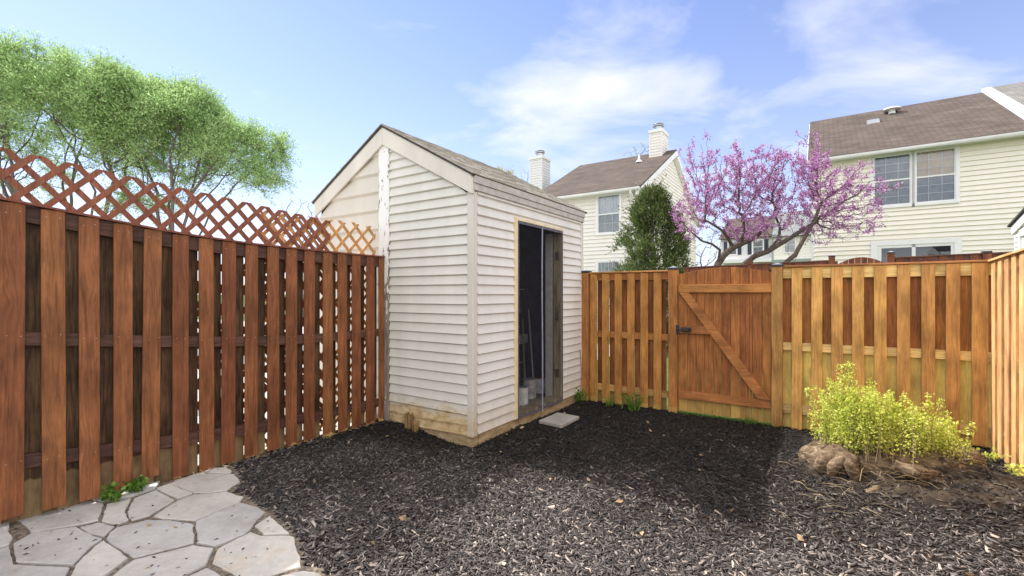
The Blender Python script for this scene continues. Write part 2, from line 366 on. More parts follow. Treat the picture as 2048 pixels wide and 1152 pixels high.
# ---------------------------------------------------------------- mesh helpers
class MB:
    def __init__(s): s.v = []; s.f = []; s.mi = []
    def q(s, pts, mi=0):
        b = len(s.v); s.v += [tuple(p) for p in pts]; s.f.append(tuple(range(b, b + len(pts)))); s.mi.append(mi)
    def hexa(s, p, mi=0):      # 8 points: bottom 4 ccw, top 4 ccw
        b = len(s.v); s.v += [tuple(x) for x in p]
        for f in ((3, 2, 1, 0), (4, 5, 6, 7), (0, 1, 5, 4), (1, 2, 6, 5), (2, 3, 7, 6), (3, 0, 4, 7)):
            s.f.append(tuple(b + i for i in f)); s.mi.append(mi)
    def box(s, x0, x1, y0, y1, z0, z1, mi=0):
        if x0 > x1: x0, x1 = x1, x0
        if y0 > y1: y0, y1 = y1, y0
        s.hexa([(x0, y0, z0), (x1, y0, z0), (x1, y1, z0), (x0, y1, z0), (x0, y0, z1), (x1, y0, z1), (x1, y1, z1), (x0, y1, z1)], mi)
    def beam(s, a, b, w, h, mi=0, up=(0, 0, 1)):
        a = Vector(a); b = Vector(b); d = (b - a).normalized(); u = Vector(up); sd = d.cross(u).normalized(); u = sd.cross(d).normalized()
        p = []
        for e in (a, b):
            pass
        lo = [a - sd * w / 2 - u * h / 2, a + sd * w / 2 - u * h / 2, b + sd * w / 2 - u * h / 2, b - sd * w / 2 - u * h / 2]
        hi = [x + u * h for x in lo]
        s.hexa(lo + hi, mi)
    def prism(s, poly, f, t0, t1, mi=0):   # poly list of (a,b); f(a,b,t)->xyz
        n = len(poly); b = len(s.v)
        s.v += [f(a, c, t0) for a, c in poly] + [f(a, c, t1) for a, c in poly]
        s.f.append(tuple(range(b + n - 1, b - 1, -1))); s.f.append(tuple(range(b + n, b + 2 * n))); s.mi += [mi, mi]
        for i in range(n):
            j = (i + 1) % n; s.f.append((b + i, b + j, b + n + j, b + n + i)); s.mi.append(mi)
    def tube(s, pts, rad, n=6, mi=0, cap=True):
        b = len(s.v); pts = [Vector(p) for p in pts]; prev = None
        for i, p in enumerate(pts):
            d = (pts[min(i + 1, len(pts) - 1)] - pts[max(i - 1, 0)])
            d = d.normalized() if d.length > 1e-9 else Vector((0, 0, 1))
            if prev is None: a = d.orthogonal().normalized()
            else:
                a = prev - d * prev.dot(d); a = a.normalized() if a.length > 1e-6 else d.orthogonal().normalized()
            prev = a; c = d.cross(a); r = rad[i] if hasattr(rad, '__len__') else rad
            for k in range(n):
                t = 2 * math.pi * k / n; s.v.append(tuple(p + (a * math.cos(t) + c * math.sin(t)) * r))
        for i in range(len(pts) - 1):
            for k in range(n):
                k2 = (k + 1) % n
                s.f.append((b + i * n + k, b + i * n + k2, b + (i + 1) * n + k2, b + (i + 1) * n + k)); s.mi.append(mi)
        if cap:
            s.f.append(tuple(b + k for k in range(n - 1, -1, -1))); s.mi.append(mi)
            s.f.append(tuple(b + (len(pts) - 1) * n + k for k in range(n))); s.mi.append(mi)
    def lathe(s, prof, c, n=20, mi=0):
        b = len(s.v)
        for r, z in prof:
            for k in range(n):
                t = 2 * math.pi * k / n; s.v.append((c[0] + r * math.cos(t), c[1] + r * math.sin(t), c[2] + z))
        for i in range(len(prof) - 1):
            for k in range(n):
                k2 = (k + 1) % n; s.f.append((b + i * n + k, b + i * n + k2, b + (i + 1) * n + k2, b + (i + 1) * n + k)); s.mi.append(mi)
        s.f.append(tuple(b + k for k in range(n - 1, -1, -1))); s.mi.append(mi)
        s.f.append(tuple(b + (len(prof) - 1) * n + k for k in range(n))); s.mi.append(mi)
    def build(s, name, mats, parent=None, smooth=False, bevel=0, loc=None, rot=None):
        if not isinstance(mats, (list, tuple)): mats = [mats]
        me = bpy.data.meshes.new(name); me.from_pydata(s.v, [], s.f)
        for m in mats: me.materials.append(M[m] if isinstance(m, str) else m)
        if any(s.mi): me.polygons.foreach_set('material_index', s.mi)
        if smooth: me.polygons.foreach_set('use_smooth', [True] * len(s.f))
        me.update()
        o = bpy.data.objects.new(name, me); COL.objects.link(o)
        if parent: o.parent = parent
        if loc: o.location = loc
        if rot: o.rotation_euler = rot
        if bevel:
            b = o.modifiers.new('bevel', 'BEVEL'); b.width = bevel; b.segments = 1; b.limit_method = 'ANGLE'
        return o
def tag(o, label=None, cat=None, group=None, kind=None):
    if label: o['label'] = label
    if cat: o['category'] = cat
    if group: o['group'] = group
    if kind: o['kind'] = kind
    return o
def thing(name, label, cat, loc=(0, 0, 0), rz=0, group=None):
    o = bpy.data.objects.new(name, None); COL.objects.link(o); o.location = loc; o.rotation_euler = (0, 0, rz); o.empty_display_size = .2
    return tag(o, label, cat, group)
def at(a, b): p = CS + U * a + V * b; return (float(p[0]), float(p[1]))      # yard coordinates -> world
def fast_mesh(name, verts, nper, mat, parent=None, faces=None):
    """verts (N*nper,3) numpy; each group of nper verts is one face unless faces pattern is given"""
    n = len(verts) // nper
    if faces is None: faces = [tuple(range(nper))]
    tot = np.concatenate([np.full(n, len(f)) for f in faces]) if False else None
    base = (np.arange(n) * nper)[:, None]
    loops = np.concatenate([(base + np.array(f)[None, :]) for f in faces], axis=1).reshape(-1)
    sizes = np.tile(np.array([len(f) for f in faces]), n)
    me = bpy.data.meshes.new(name); me.vertices.add(len(verts)); me.vertices.foreach_set('co', np.ascontiguousarray(verts, dtype=np.float32).reshape(-1))
    me.loops.add(len(loops)); me.loops.foreach_set('vertex_index', loops.astype(np.int32))
    me.polygons.add(len(sizes)); st = np.concatenate([[0], np.cumsum(sizes)[:-1]]); me.polygons.foreach_set('loop_start', st.astype(np.int32)); me.polygons.foreach_set('loop_total', sizes.astype(np.int32))
    me.update(calc_edges=True); me.validate()
    me.materials.append(M[mat] if isinstance(mat, str) else mat)
    o = bpy.data.objects.new(name, me); COL.objects.link(o)
    if parent: o.parent = parent
    return o
def unit(v): return v / np.maximum(np.linalg.norm(v, axis=1, keepdims=True), 1e-9)
def leaf_verts(c, size, aspect=.5, dirs=None, fold=0.0):
    """pointed leaves (4 verts) at centres c"""
    n = len(c); d = unit(rng.normal(size=(n, 3))) if dirs is None else unit(dirs)
    s = unit(np.cross(d, rng.normal(size=(n, 3)))); nn = np.cross(d, s)
    sz = (size * rng.uniform(.6, 1.35, n))[:, None]
    a = c - d * sz * .5; b = c + s * sz * aspect * .5 + nn * sz * fold; t = c + d * sz * .5; e = c - s * sz * aspect * .5 + nn * sz * fold
    return np.stack([a, b, t, e], 1).reshape(-1, 3)

def lap(mb, f, z0, z1, exp, rng_fn, th=.012, openings=(), mi=0, jit=0, uc=None):
    """lapped siding: f(a,out,z); rng_fn(z)->(a0,a1); openings (a0,a1,z0,z1)"""
    z = z0; k = 0; uc = uc or exp * .13; th *= 1.55
    while z < z1 - 1e-4:
        zt = min(z + exp, z1)
        br = sorted({z, z + uc, zt, *[o[2] for o in openings if z < o[2] < zt], *[o[3] for o in openings if z < o[3] < zt]})
        for b0, b1 in zip(br[:-1], br[1:]):
            m = (b0 + b1) / 2; r0 = rng_fn(b0); r1 = rng_fn(b1)
            if r0[1] - r0[0] < .01: continue
            cuts = [(o[0], o[1]) for o in openings if o[2] < m < o[3]]
            segs = [(r0[0], r0[1], r1[0], r1[1])]
            for c0, c1 in cuts:
                ns = []
                for s0, s1, t0, t1 in segs:
                    if c0 > s0 and c1 < s1: ns += [(s0, c0, t0, c0), (c1, s1, c1, t1)]
                    elif c0 <= s0 < c1 < s1: ns.append((c1, s1, c1, t1))
                    elif s0 < c0 < s1 <= c1: ns.append((s0, c0, t0, c0))
                    elif c1 <= s0 or c0 >= s1: ns.append((s0, s1, t0, t1))
                segs = ns
            of = lambda q: (.001 + th * (q - z) / uc) if q < z + uc else th * (1 - (q - z - uc) / (exp - uc)) + .001
            o0 = of(b0); o1 = of(b1) if b1 > z + uc * .5 else of(b1)
            if abs(b1 - z - uc) < 1e-9: o1 = .001 + th
            for s0, s1, t0, t1 in segs:
                if t1 < t0: t0 = t1 = (t0 + t1) / 2
                mb.q([f(s0, o0, b0), f(s1, o0, b0), f(t1, o1, b1), f(t0, o1, b1)], mi)
        z = zt; k += 1
FRONT = lambda a, o, z: (a, -o, z)       # wall in the plane y=0 seen from -y

# ---------------------------------------------------------------- ground
def g_h(a, b):
    """height of the yard at yard coordinates"""
    a = np.asarray(a, float); b = np.asarray(b, float)
    def ss(t): t = np.clip(t, 0, 1); return t * t * (3 - 2 * t)
    sh = -.15 + 1.15 * ss((-.35 - b) / .9)
    h = .075 * ss((sh - a) / .8) + .06 * ss((a - 2.5) / 1.2)
    h = h + .13 * np.exp(-(((a - 3.2) / .62) ** 2 + ((b - 1.15) / .42) ** 2))
    h = h + .055 * np.exp(-(((a - 3.25) / .85) ** 2 + ((b - .95) / .42) ** 2) ** 2)
    h = h + .012 * np.sin(a * 3.1 + 1) * np.sin(b * 2.7)
    return h - .015
def yard(a, b, dz=0):
    x, y = at(a, b); return (x, y, float(g_h(a, b)) + dz)
mb = MB(); mb.q([(-400, -60, -.06), (400, -60, -.06), (400, 600, -.06), (-400, 600, -.06)])
tag(mb.build('ground', 'grass_ground'), kind='structure')
mb = MB(); na, nb = 110, 150
A_ = np.linspace(-1.30, 3.93, na); B_ = np.linspace(-5.6, 2.42, nb)
for j in B_:
    for i in A_:
        mb.v.append((float(i), float(j), float(g_h(i, j)) + .006 * mnoise.noise((i * 9, j * 9, 0))))
for j in range(nb - 1):
    for i in range(na - 1):
        q = j * na + i; mb.f.append((q, q + 1, q + na + 1, q + na)); mb.mi.append(0)
tag(mb.build('mulch_bed', 'mulch_bed', smooth=True, loc=(CS[0], CS[1], 0), rot=(0, 0, -A0)), kind='structure')
# neighbour's paved yard on the other side of the left fence
mb = MB(); mb.q([(-26, -8, -.03), (-1.32, -8, -.03), (-1.32, 9, -.03), (-26, 9, -.03)])
tag(mb.build('neighbour_path', 'concrete', loc=(CS[0], CS[1], 0), rot=(0, 0, -A0)), kind='structure')

# flagstone patio
def px_ground(px, py, z):
    Yd = (1.4 - z) * 927 / (py - 587); return ((px - 1024) / 927 * Yd, Yd)
flags = [
 [(409,941.6),(422.5,935),(453,933),(463,939),(462,943.4),(429,943.4)],
 [(337,965.6),(394,944.5),(429,945.2),(468.5,945.2),(480.5,959),(453,976.6),(416,981.5),(387.5,981.5),(372,976),(354.7,969.5)],
 [(314,975.5),(336,967.2),(352,972),(370,978),(384,984),(374,988.2),(353.6,995),(333,985)],
 [(388,985.5),(416,983.5),(453,979),(475,987.5),(486,991),(479.5,1002.5),(445,1016),(415,1029),(391,1039.5),(322,1035),(307,1030.5),(350,1000),(374,991)],
 [(393,1042.5),(440,1021),(481,1005.5),(514,1016),(531,1027),(514,1042),(506,1056),(490,1070.5),(436,1091.5),(429,1094),(394,1086),(395,1066),(391,1060)],
 [(509,1055),(538.5,1035),(578,1070),(562.6,1071.4),(527.6,1072)],
 [(434.5,1098.5),(501,1066.5),(521,1074.5),(582,1074),(589,1076),(591,1095),(600,1108),(601,1124),(532,1145),(500,1156),(473,1148),(425,1126.5),(431,1108)],
 [(486,1163),(536,1150.5),(606,1130),(632.6,1131),(660,1138),(668,1175),(640,1230),(500,1225)],
 [(368,1156),(413,1135),(446,1150),(470,1163),(480,1230),(330,1235),(318,1178)],
 [(266,1120),(300,1112),(387.5,1091.5),(426,1098.5),(411,1130),(363,1151.5),(312,1173),(300,1225),(215,1215),(216,1158),(240,1138)],
 [(233,1054.5),(296,1038.5),(340,1039.5),(387,1047),(385,1062),(389,1069),(387,1085),(300,1106),(267,1114),(243,1099),(218,1085),(212,1078),(220,1065)],
 [(255,1022),(268,995),(312,977.5),(331,987),(350,997),(298,1029),(264,1039.5),(257,1034)],
 [(214,1008.5),(262,996),(250,1022),(257,1039.5),(233,1050),(203,1043)],
 [(185,1000),(210,1003.5),(262,992.5),(311,974.5),(326,955),(283,968),(233,984)],
 [(25,1035),(110,1008),(181,1001.5),(208,1006),(196,1041),(155,1050.5),(62,1067.5),(53,1053)],
 [(198,1046),(228,1053.5),(207,1075),(180,1067.5),(160,1056)],
 [(64,1071),(152,1056.5),(179,1071),(204,1079.5),(186,1092),(146,1130),(32,1129),(26,1092)],
 [(190,1096),(207,1084.5),(236,1102),(256,1117),(207,1152),(186,1205),(118,1200),(152,1133)],
 [(-50,1056),(20,1046),(17,1070),(27,1081),(17,1094),(-60,1116)],
 [(-70,1122),(18,1098),(27,1133),(140,1136),(105,1195),(-90,1190)],
]
mb = MB()
ZP = .035
def rough_poly(P, seed, step=.03, amp=.006):
    o = []
    for i in range(len(P)):
        a = Vector((P[i][0], P[i][1], 0)); b = Vector((P[(i + 1) % len(P)][0], P[(i + 1) % len(P)][1], 0)); L = (b - a).length; n = max(1, int(L / step))
        d = (b - a).normalized() if L > 0 else Vector((1, 0, 0)); nr = Vector((-d.y, d.x, 0))
        for j in range(n):
            p = a.lerp(b, j / n)
            o.append(p + nr * mnoise.noise((p.x * 22 + seed, p.y * 22, seed)) * amp)
    return o
def patio_z(x, y):
    p = np.array([x, y]) - CS; a = p @ U; b = p @ V
    return float(g_h(a, b)) + .026
stones = []
for si, fpoly in enumerate(flags):
    P = [px_ground(x, y, .083) for x, y in fpoly]
    stones.append((P, 1 if si in (6,) else 0))
# a second ring of stones nearer the house, below the picture
for P, mi_ in (([(-1.75,1.95),(-.95,1.98),(-.85,1.3),(-1.6,1.2)],0),([(-2.7,1.95),(-1.82,1.9),(-1.7,1.2),(-2.6,1.1)],0),([(-3.4,1.9),(-2.78,1.9),(-2.68,1.1),(-3.3,1.0)],0),([(-.88,1.9),(-.45,1.75),(-.4,1.2),(-.78,1.2)],0)):
    stones.append((P, mi_))
for si, (P, mi_) in enumerate(stones):
    ar = sum(P[i][0] * P[(i + 1) % len(P)][1] - P[(i + 1) % len(P)][0] * P[i][1] for i in range(len(P)))
    if ar < 0: P = P[::-1]
    rp = rough_poly(P, si * 3.7)
    cxy = sum(rp, Vector((0, 0, 0))) / len(rp)
    n = len(rp); b = len(mb.v); dz = rnd.uniform(-.004, .006)
    ins = .004
    for p in rp: mb.v.append((p.x, p.y, patio_z(p.x, p.y) - .04))
    for p in rp: mb.v.append((p.x, p.y, patio_z(p.x, p.y) - .004 + dz))
    for p in rp:
        q = p + (cxy - p).normalized() * ins; mb.v.append((q.x, q.y, patio_z(q.x, q.y) + dz))
    for i in range(n):
        j = (i + 1) % n
        mb.f.append((b + i, b + j, b + n + j, b + n + i)); mb.mi.append(mi_)
        mb.f.append((b + n + i, b + n + j, b + 2 * n + j, b + 2 * n + i)); mb.mi.append(mi_)
    mb.f.append(tuple(range(b + 2 * n, b + 3 * n))); mb.mi.append(mi_)
# jointing bed
bed = [(-60,1040),(25,1028),(110,1001),(181,990),(240,975),(300,958),(360,948),(405,938),(455,930),(470,938),(486,958),(470,982),(492,992),(520,1012),(548,1034),(585,1066),(600,1085),(608,1118),(664,1136),(675,1240),(-100,1240)]
patio_poly = [px_ground(x, y, .07) for x, y in bed]
def in_poly(x, y, P):
    x = np.asarray(x, float); y = np.asarray(y, float)
    c = np.zeros(x.shape, bool); j = len(P) - 1
    for i in range(len(P)):
        xi, yi = P[i]; xj, yj = P[j]
        t = ((yi > y) != (yj > y)) & (x < (xj - xi) * (y - yi) / (yj - yi + 1e-12) + xi); c ^= t; j = i
    return c
st_ = .035
gx = np.arange(-3.8, -.35, st_); gy = np.arange(1.0, 4.0, st_)
for xx in gx:
    for yy in gy:
        if (yy < 2.0 and xx < -.42) or bool(in_poly(xx + st_ / 2, yy + st_ / 2, patio_poly)):
            mb.q([(a_, b_, patio_z(a_, b_) - .012 + .007 * mnoise.noise((a_ * 30, b_ * 30, 0))) for a_, b_ in ((xx, yy), (xx + st_, yy), (xx + st_, yy + st_), (xx, yy + st_))], 2)
pat = mb.build('patio', ['flag', 'flag_tan', 'joint']); tag(pat, kind='structure')
# mulch chips
def chips(n, a0, a1, b0, b1, dens=None):
    a = rng.uniform(a0, a1, n); b = rng.uniform(b0, b1, n)
    x = CS[0] + U[0] * a + V[0] * b; y = CS[1] + U[1] * a + V[1] * b
    k = ~((a > -1.2) & (a < .0) & (b > 0) & (b < 2.33)) & ~in_poly(x, y, patio_poly) & (y > .9)
    k &= ~((a > .14) & (a < .41) & (b > .96) & (b < 1.39))
    k &= ~(((a - 3.1) / .50) ** 2 + ((b - 1.20) / .28) ** 2 < 1)
    soil = (((a - 3.25) / .82) ** 2 + ((b - 1.0) / .40) ** 2 < 1)
    k &= ~(soil & (rng.uniform(0, 1, len(a)) < .45))
    a = a[k]; b = b[k]; n = len(a)
    z = g_h(a, b) + rng.uniform(0, .014, n) + .010 * soil[k]
    L = rng.gamma(4, .0058, n) + .012; Wd = L * rng.uniform(.10, .42, n); T = rng.uniform(.0015, .004, n)
    yaw = rng.uniform(0, 2 * np.pi, n); pit = rng.normal(0, .30, n); rol = rng.normal(0, .38, n)
    d = np.stack([np.cos(yaw) * np.cos(pit), np.sin(yaw) * np.cos(pit), np.sin(pit)], 1)
    s = np.stack([-np.sin(yaw) * np.cos(rol), np.cos(yaw) * np.cos(rol), np.sin(rol)], 1)
    nn = np.cross(d, s); c = np.stack([a, b, z], 1)
    o = []
    tp = rng.uniform(.3, 1, (n, 4)); bend = (rng.normal(0, .1, n) * L)
    for tz_ in (-.5, .5):
        for i, (sx, sy) in enumerate(((-1, -1), (1, -1), (1, 1), (-1, 1))):
            o.append(c + d * (sx * L * .5 * (.7 + .3 * tp[:, i]))[:, None] + s * (sy * Wd * .5 * tp[:, i])[:, None] + nn * (tz_ * T + 0 * bend)[:, None])
    return np.stack(o, 1).reshape(-1, 3)
FC = [(4, 5, 6, 7), (0, 1, 5, 4), (1, 2, 6, 5), (2, 3, 7, 6), (3, 0, 4, 7)]
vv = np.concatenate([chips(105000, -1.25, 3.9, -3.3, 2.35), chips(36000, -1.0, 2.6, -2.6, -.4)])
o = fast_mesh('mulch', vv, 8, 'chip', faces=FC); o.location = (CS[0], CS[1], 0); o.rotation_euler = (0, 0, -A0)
tag(o, kind='stuff')
# a few chips and crumbs scattered on the patio
P_ = np.array([px_ground(rnd.uniform(20, 560), rnd.uniform(985, 1150), .09) for _ in range(90)])
cc = np.stack([P_[:, 0], P_[:, 1], [patio_z(x, y) + .004 for x, y in P_]], 1)
o = fast_mesh('mulch_crumbs', leaf_verts(cc, .022, .35, dirs=np.stack([rng.normal(size=90), rng.normal(size=90), np.zeros(90)], 1)), 4, 'chip'); tag(o, kind='stuff')
n = 70; la = rng.uniform(-.8, 3.5, n); lb = rng.uniform(-2.6, 1.9, n); ok = ~((la < .05) & (lb > -.05)); la = la[ok]; lb = lb[ok]; n = len(la)
xy = CS[None] + U[None] * la[:, None] + V[None] * lb[:, None]
o = fast_mesh('dry_leaves', leaf_verts(np.stack([xy[:, 0], xy[:, 1], g_h(la, lb) + .022], 1), .045, .55, dirs=np.stack([rng.normal(size=n), rng.normal(size=n), rng.normal(0, .2, n)], 1), fold=.15), 4, plain('dry_leaf', (.34, .23, .13), .8, .5, 30)); tag(o, kind='stuff')
# ---------------------------------------------------------------- fences
def poly_rail(mb, ts, z0, z1, y0, y1, mi=0):
    for i in range(len(ts) - 1):
        a, b = ts[i], ts[i + 1]
        mb.hexa([(a, y0, z0[i]), (b, y0, z0[i + 1]), (b, y1, z0[i + 1]), (a, y1, z0[i]), (a, y0, z1[i]), (b, y0, z1[i + 1]), (b, y1, z1[i + 1]), (a, y1, z1[i])], mi)
def board(root, name, x0, x1, y0, y1, zb0, zb1, zt0, zt1, mat, lean=0, bev=.002, label=None):
    mb = MB(); y0, y1 = min(y0, y1), max(y0, y1)
    mb.hexa([(x0 + lean, y0, zb0), (x1 + lean, y0, zb1), (x1 + lean, y1, zb1), (x0 + lean, y1, zb0), (x0, y0, zt0), (x1, y0, zt1), (x1, y1, zt1), (x0, y1, zt0)])
    o = mb.build(name, mat, root, bevel=bev)
    if label: o['label'] = label
    return o
def nails(root, pts, s, r=.0021):
    mb = MB(); mb.box(-r, r, s * .0165, s * .0185, -r, r); o0 = mb.build('nail_head', 'galv', root); me = o0.data
    pts = sorted(pts, key=lambda p: -p[0] if s > 0 else p[0])
    if len(pts) > 100: mid = pts[len(pts) - 160 if len(pts) > 160 else 0:]; rest = pts[:len(pts) - len(mid)]
    else: mid = pts; rest = []
    far = mid[100:]; mid = mid[:100]
    for i, (x, z) in enumerate(mid):
        o = o0 if i == 0 else o0.copy()
        if i: COL.objects.link(o); o.parent = root
        o.location = (x, 0, z)
    rest = rest + far
    if rest:
        mb = MB()
        for x, z in rest: mb.box(x - r, x + r, s * .0165, s * .0185, z - r, z + r)
        tag(mb.build('nail_heads', 'galv', root), kind='stuff')
# left fence ------------------------------------------------------------
PL = CS - U * 1.17
LF = thing('fence', 'tall red-brown shadowbox fence along the left, topped with lattice', 'fence', (PL[0], PL[1], 0), -A0 - math.pi / 2)
I = lambda x, xs, ys: float(np.interp(x, xs, ys))
t_top = ([.0, .64, .96, 1.39, 1.92, 2.34, 2.76, 4.6], [1.778, 1.781, 1.788, 1.794, 1.825, 1.875, 1.925, 2.1])
t_mid = ([0, .96, 1.6, 2.1, 2.66, 4.6], [.995, .992, 1.03, 1.075, 1.14, 1.35])
t_low = ([.0, .96, 1.5, 2.17, 2.66, 4.6], [.262, .292, .318, .378, .432, .62])
fc = [.06 + .0, .20, .377, .538, .695, .877, 1.047, 1.21, 1.386, 1.556, 1.718, 1.883, 2.047, 2.211, 2.381, 2.545, 2.71] + [2.875 + .166 * i for i in range(10)]
fb = {0: .07, 1: .072, 2: .078, 3: .083, 4: .075, 5: .086, 6: .087, 7: .098, 8: .091, 9: .091, 10: .091, 11: .09, 12: .150, 13: .112, 14: .112, 15: .12, 16: .13}
pts = []
for i, t in enumerate(fc):
    w = .101 + rnd.uniform(-.003, .003); zb = fb.get(i, .15 + .01 * (i - 16)); zt = I(t, *t_top) - .004
    if i == 0: w = .07
    ln = rnd.uniform(-.009, .009)
    if i == 12: ln = .016
    board(LF, 'picket', t - w / 2, t + w / 2, .0, .016, zb + rnd.uniform(-.004, .004), zb + rnd.uniform(-.004, .004), zt, zt, 'lf_picket_raw' if i < 12 else 'lf_picket', ln)
    for zc in (I(t, *t_mid) + .02, I(t, *t_low), zt - .05):
        pts += [(t - .028 + rnd.uniform(-.005, .005), zc + rnd.uniform(-.01, .01)), (t + .028 + rnd.uniform(-.005, .005), zc + rnd.uniform(-.01, .01))]
nails(LF, pts, 1)
for i in range(len(fc) - 1):
    t = (fc[i] + fc[i + 1]) / 2; w = .097 + rnd.uniform(-.004, .006)
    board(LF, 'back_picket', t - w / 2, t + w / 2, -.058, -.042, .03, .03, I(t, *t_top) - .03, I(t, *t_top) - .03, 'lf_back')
ts = list(np.linspace(0, 4.6, 24))
for nm, (xs, ys), h0, h1 in (('rail', t_top, -.10, -.006), ('rail', t_mid, -.038, .038), ('rail', t_low, -.04, .04)):
    mb = MB(); poly_rail(mb, ts, [I(t, xs, ys) + h0 for t in ts], [I(t, xs, ys) + h1 for t in ts], -.040, -.001); mb.build(nm, 'lf_rail', LF)
mb = MB(); poly_rail(mb, ts, [I(t, *t_top) for t in ts], [I(t, *t_top) + .013 for t in ts], -.062, .026); mb.build('cap_board', 'lattice', LF)
mb = MB(); poly_rail(mb, [.02, 1.6, 4.6], [-.05] * 3, [.05, .10, .30], -.085, -.060); mb.build('gap_shade_board', 'lf_back', LF)  # board added behind the pickets to keep the gap at their feet dark
for t in (2.46, 4.5):
    mb = MB(); mb.box(t - .04, t + .04, -.15, -.065, -.05, I(t, *t_top) - .02); mb.build('post', 'lf_post', LF)
mb = MB(); mb.box(-.022, .012, -.04, .0, .0, 1.77); mb.build('post', 'lf_post', LF)
def clip(poly, a, b, c):
    out = []
    for i in range(len(poly)):
        p, q = poly[i], poly[(i + 1) % len(poly)]; dp = a * p[0] + b * p[1] + c; dq = a * q[0] + b * q[1] + c
        if dp >= 0: out.append(p)
        if (dp >= 0) != (dq >= 0):
            t = dp / (dp - dq); out.append((p[0] + (q[0] - p[0]) * t, p[1] + (q[1] - p[1]) * t))
    return out
def lattice(root, name, mat, ta, tb, zb, zta, ztb, yc, P, t_peak, w=.034, sl=1.08, ragged=0):
    m = (ztb - zta) / (tb - ta)
    mb = MB(); N = int((tb - ta + 3.5) / P) + 4
    for sg, y0 in ((1, yc), (-1, yc - .0085)):
        for k in range(-N, N):
            tk = t_peak + k * P; zk = zta + m * (tk - ta) + (.012 if not ragged else -.018)
            # strip through (tk, zk) going down in direction sg
            z_lo = zb - .5; hw = w / 2 * math.sqrt(1 + 1 / sl ** 2)
            up = -.015 if not ragged else .05 + rnd.uniform(0, ragged)
            poly = [(tk - hw - sg * up / sl, zk + up), (tk + hw - sg * up / sl, zk + up), (tk + hw + sg * (zk - z_lo) / sl, z_lo), (tk - hw + sg * (zk - z_lo) / sl, z_lo)]
            poly = clip(poly, 1, 0, -ta); poly = clip(poly, -1, 0, tb) if poly else poly
            poly = clip(poly, 0, 1, -zb) if poly else poly
            poly = clip(poly, m, -1, zta - m * ta + (rnd.uniform(-.004, .02) if ragged else 0)) if poly else poly
            if len(poly) >= 3: mb.prism(poly, lambda a, b, t: (a, t, b), y0, y0 - .008)
    return mb.build(name, mat, root)
l1 = lattice(LF, 'lattice_panel', 'lattice', .61, 4.6, .16, 2.094, 2.094 + 3.99 * .0665, -.066, .1508, .629)
l1['label'] = 'red-brown stained lattice panel'
l2 = lattice(LF, 'lattice_panel', 'lattice_raw', .045, 1.25, .10, 2.105, 2.085, -.098, .157, .29, w=.03, ragged=.02)
l2['label'] = 'unpainted lattice panel beside the shed post'
# back fence, three sections -----------------------------------------------
PB = CS + V * 2.33
def solar_cap(root, x, y, z, s=.115):
    mb = MB(); mb.box(x - s / 2, x + s / 2, y - s / 2, y + s / 2, z, z + .022)
    h = s / 2 - .006; b = len(mb.v)
    mb.v += [(x - h, y - h, z + .022), (x + h, y - h, z + .022), (x + h, y + h, z + .022), (x - h, y + h, z + .022), (x, y, z + .042)]
    for f in ((0, 1, 4), (1, 2, 4), (2, 3, 4), (3, 0, 4)): mb.f.append(tuple(b + i for i in f)); mb.mi.append(1)
    return mb
def post(root, x, w, z, mat, label=None, y0=-.045, cap=True):
    mb = MB(); mb.box(x - w / 2, x + w / 2, y0, y0 + w, -.1, z); p = mb.build('post', mat, root, bevel=.004)
    if label: p['label'] = label
    if cap: solar_cap(root, x, y0 + w / 2, z, w + .02).build('post_cap', ['black', 'galv'], p)
    return p
def tpx(px, P=PB, d=U):
    r = (px - 1024) / 927; return (r * P[1] - P[0]) / (d[0] - r * d[1])
F1 = thing('fence', 'short orange-brown picket fence section between the shed and the gate', 'fence', (PB[0], PB[1], 0), -A0)
post(F1, .063, .095, 1.675, 's1_picket')
post(F1, 1.195, .100, 1.685, 's1_picket')
c1 = [tpx(1140 + .3297 * v) for v in (146, 218, 294, 371, 452, 533)]
pts = []
for i, t in enumerate(c1):
    zb = (-.03, -.02, -.01, 0, 0, 0)[i]
    board(F1, 'picket', t - .047, t + .047, 0, -.016, zb, zb, 1.655, 1.65, 's1_picket', rnd.uniform(-.004, .004))
    for zc in (.88, .18, 1.6): pts += [(t - .025, zc), (t + .025, zc)]
nails(F1, pts, -1)
for i in range(6):
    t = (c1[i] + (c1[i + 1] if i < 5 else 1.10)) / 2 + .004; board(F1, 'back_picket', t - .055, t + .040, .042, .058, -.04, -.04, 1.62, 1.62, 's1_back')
for nm, za, zb_, mt in (('rail', 1.57, 1.66, 's1_rail'), ('rail', .835, .91, 's1_rail'), ('rail', .145, .225, 's1_rail_raw')):
    mb = MB(); mb.box(.11, 1.145, .001, .040, za, zb_); mb.build(nm, mt, F1)
mb = MB(); mb.box(.11, 1.145, -.03, .065, 1.663, 1.680); mb.build('cap_board', 'cap', F1, bevel=.002)
F2 = thing('fence', 'honey-coloured picket fence section behind the bush, right of the gate', 'fence', (PB[0], PB[1], 0), -A0)
post(F2, 2.270, .100, 1.685, 's2_post')
c2 = [tpx(1540 + .3908 * v) for v in (138, 240, 342, 450, 563, 683, 808, 936, 1073)]
pts = []
for i, t in enumerate(c2):
    w = .094 if i < 8 else .105; zb = -.02 + .09 * max(0, (t - 2.6) / 1.3)
    board(F2, 'picket', t - w / 2, t + w / 2, 0, -.016, zb, zb, 1.668, 1.668, 's2_picket', rnd.uniform(-.004, .004))
    for zc in (.84, .18, 1.6): pts += [(t - .027, zc + rnd.uniform(-.01, .01)), (t + .027, zc + rnd.uniform(-.01, .01))]
nails(F2, pts, -1)
cb_ = [2.35] + [(c2[i] + c2[i + 1]) / 2 for i in range(8)] + [3.88]
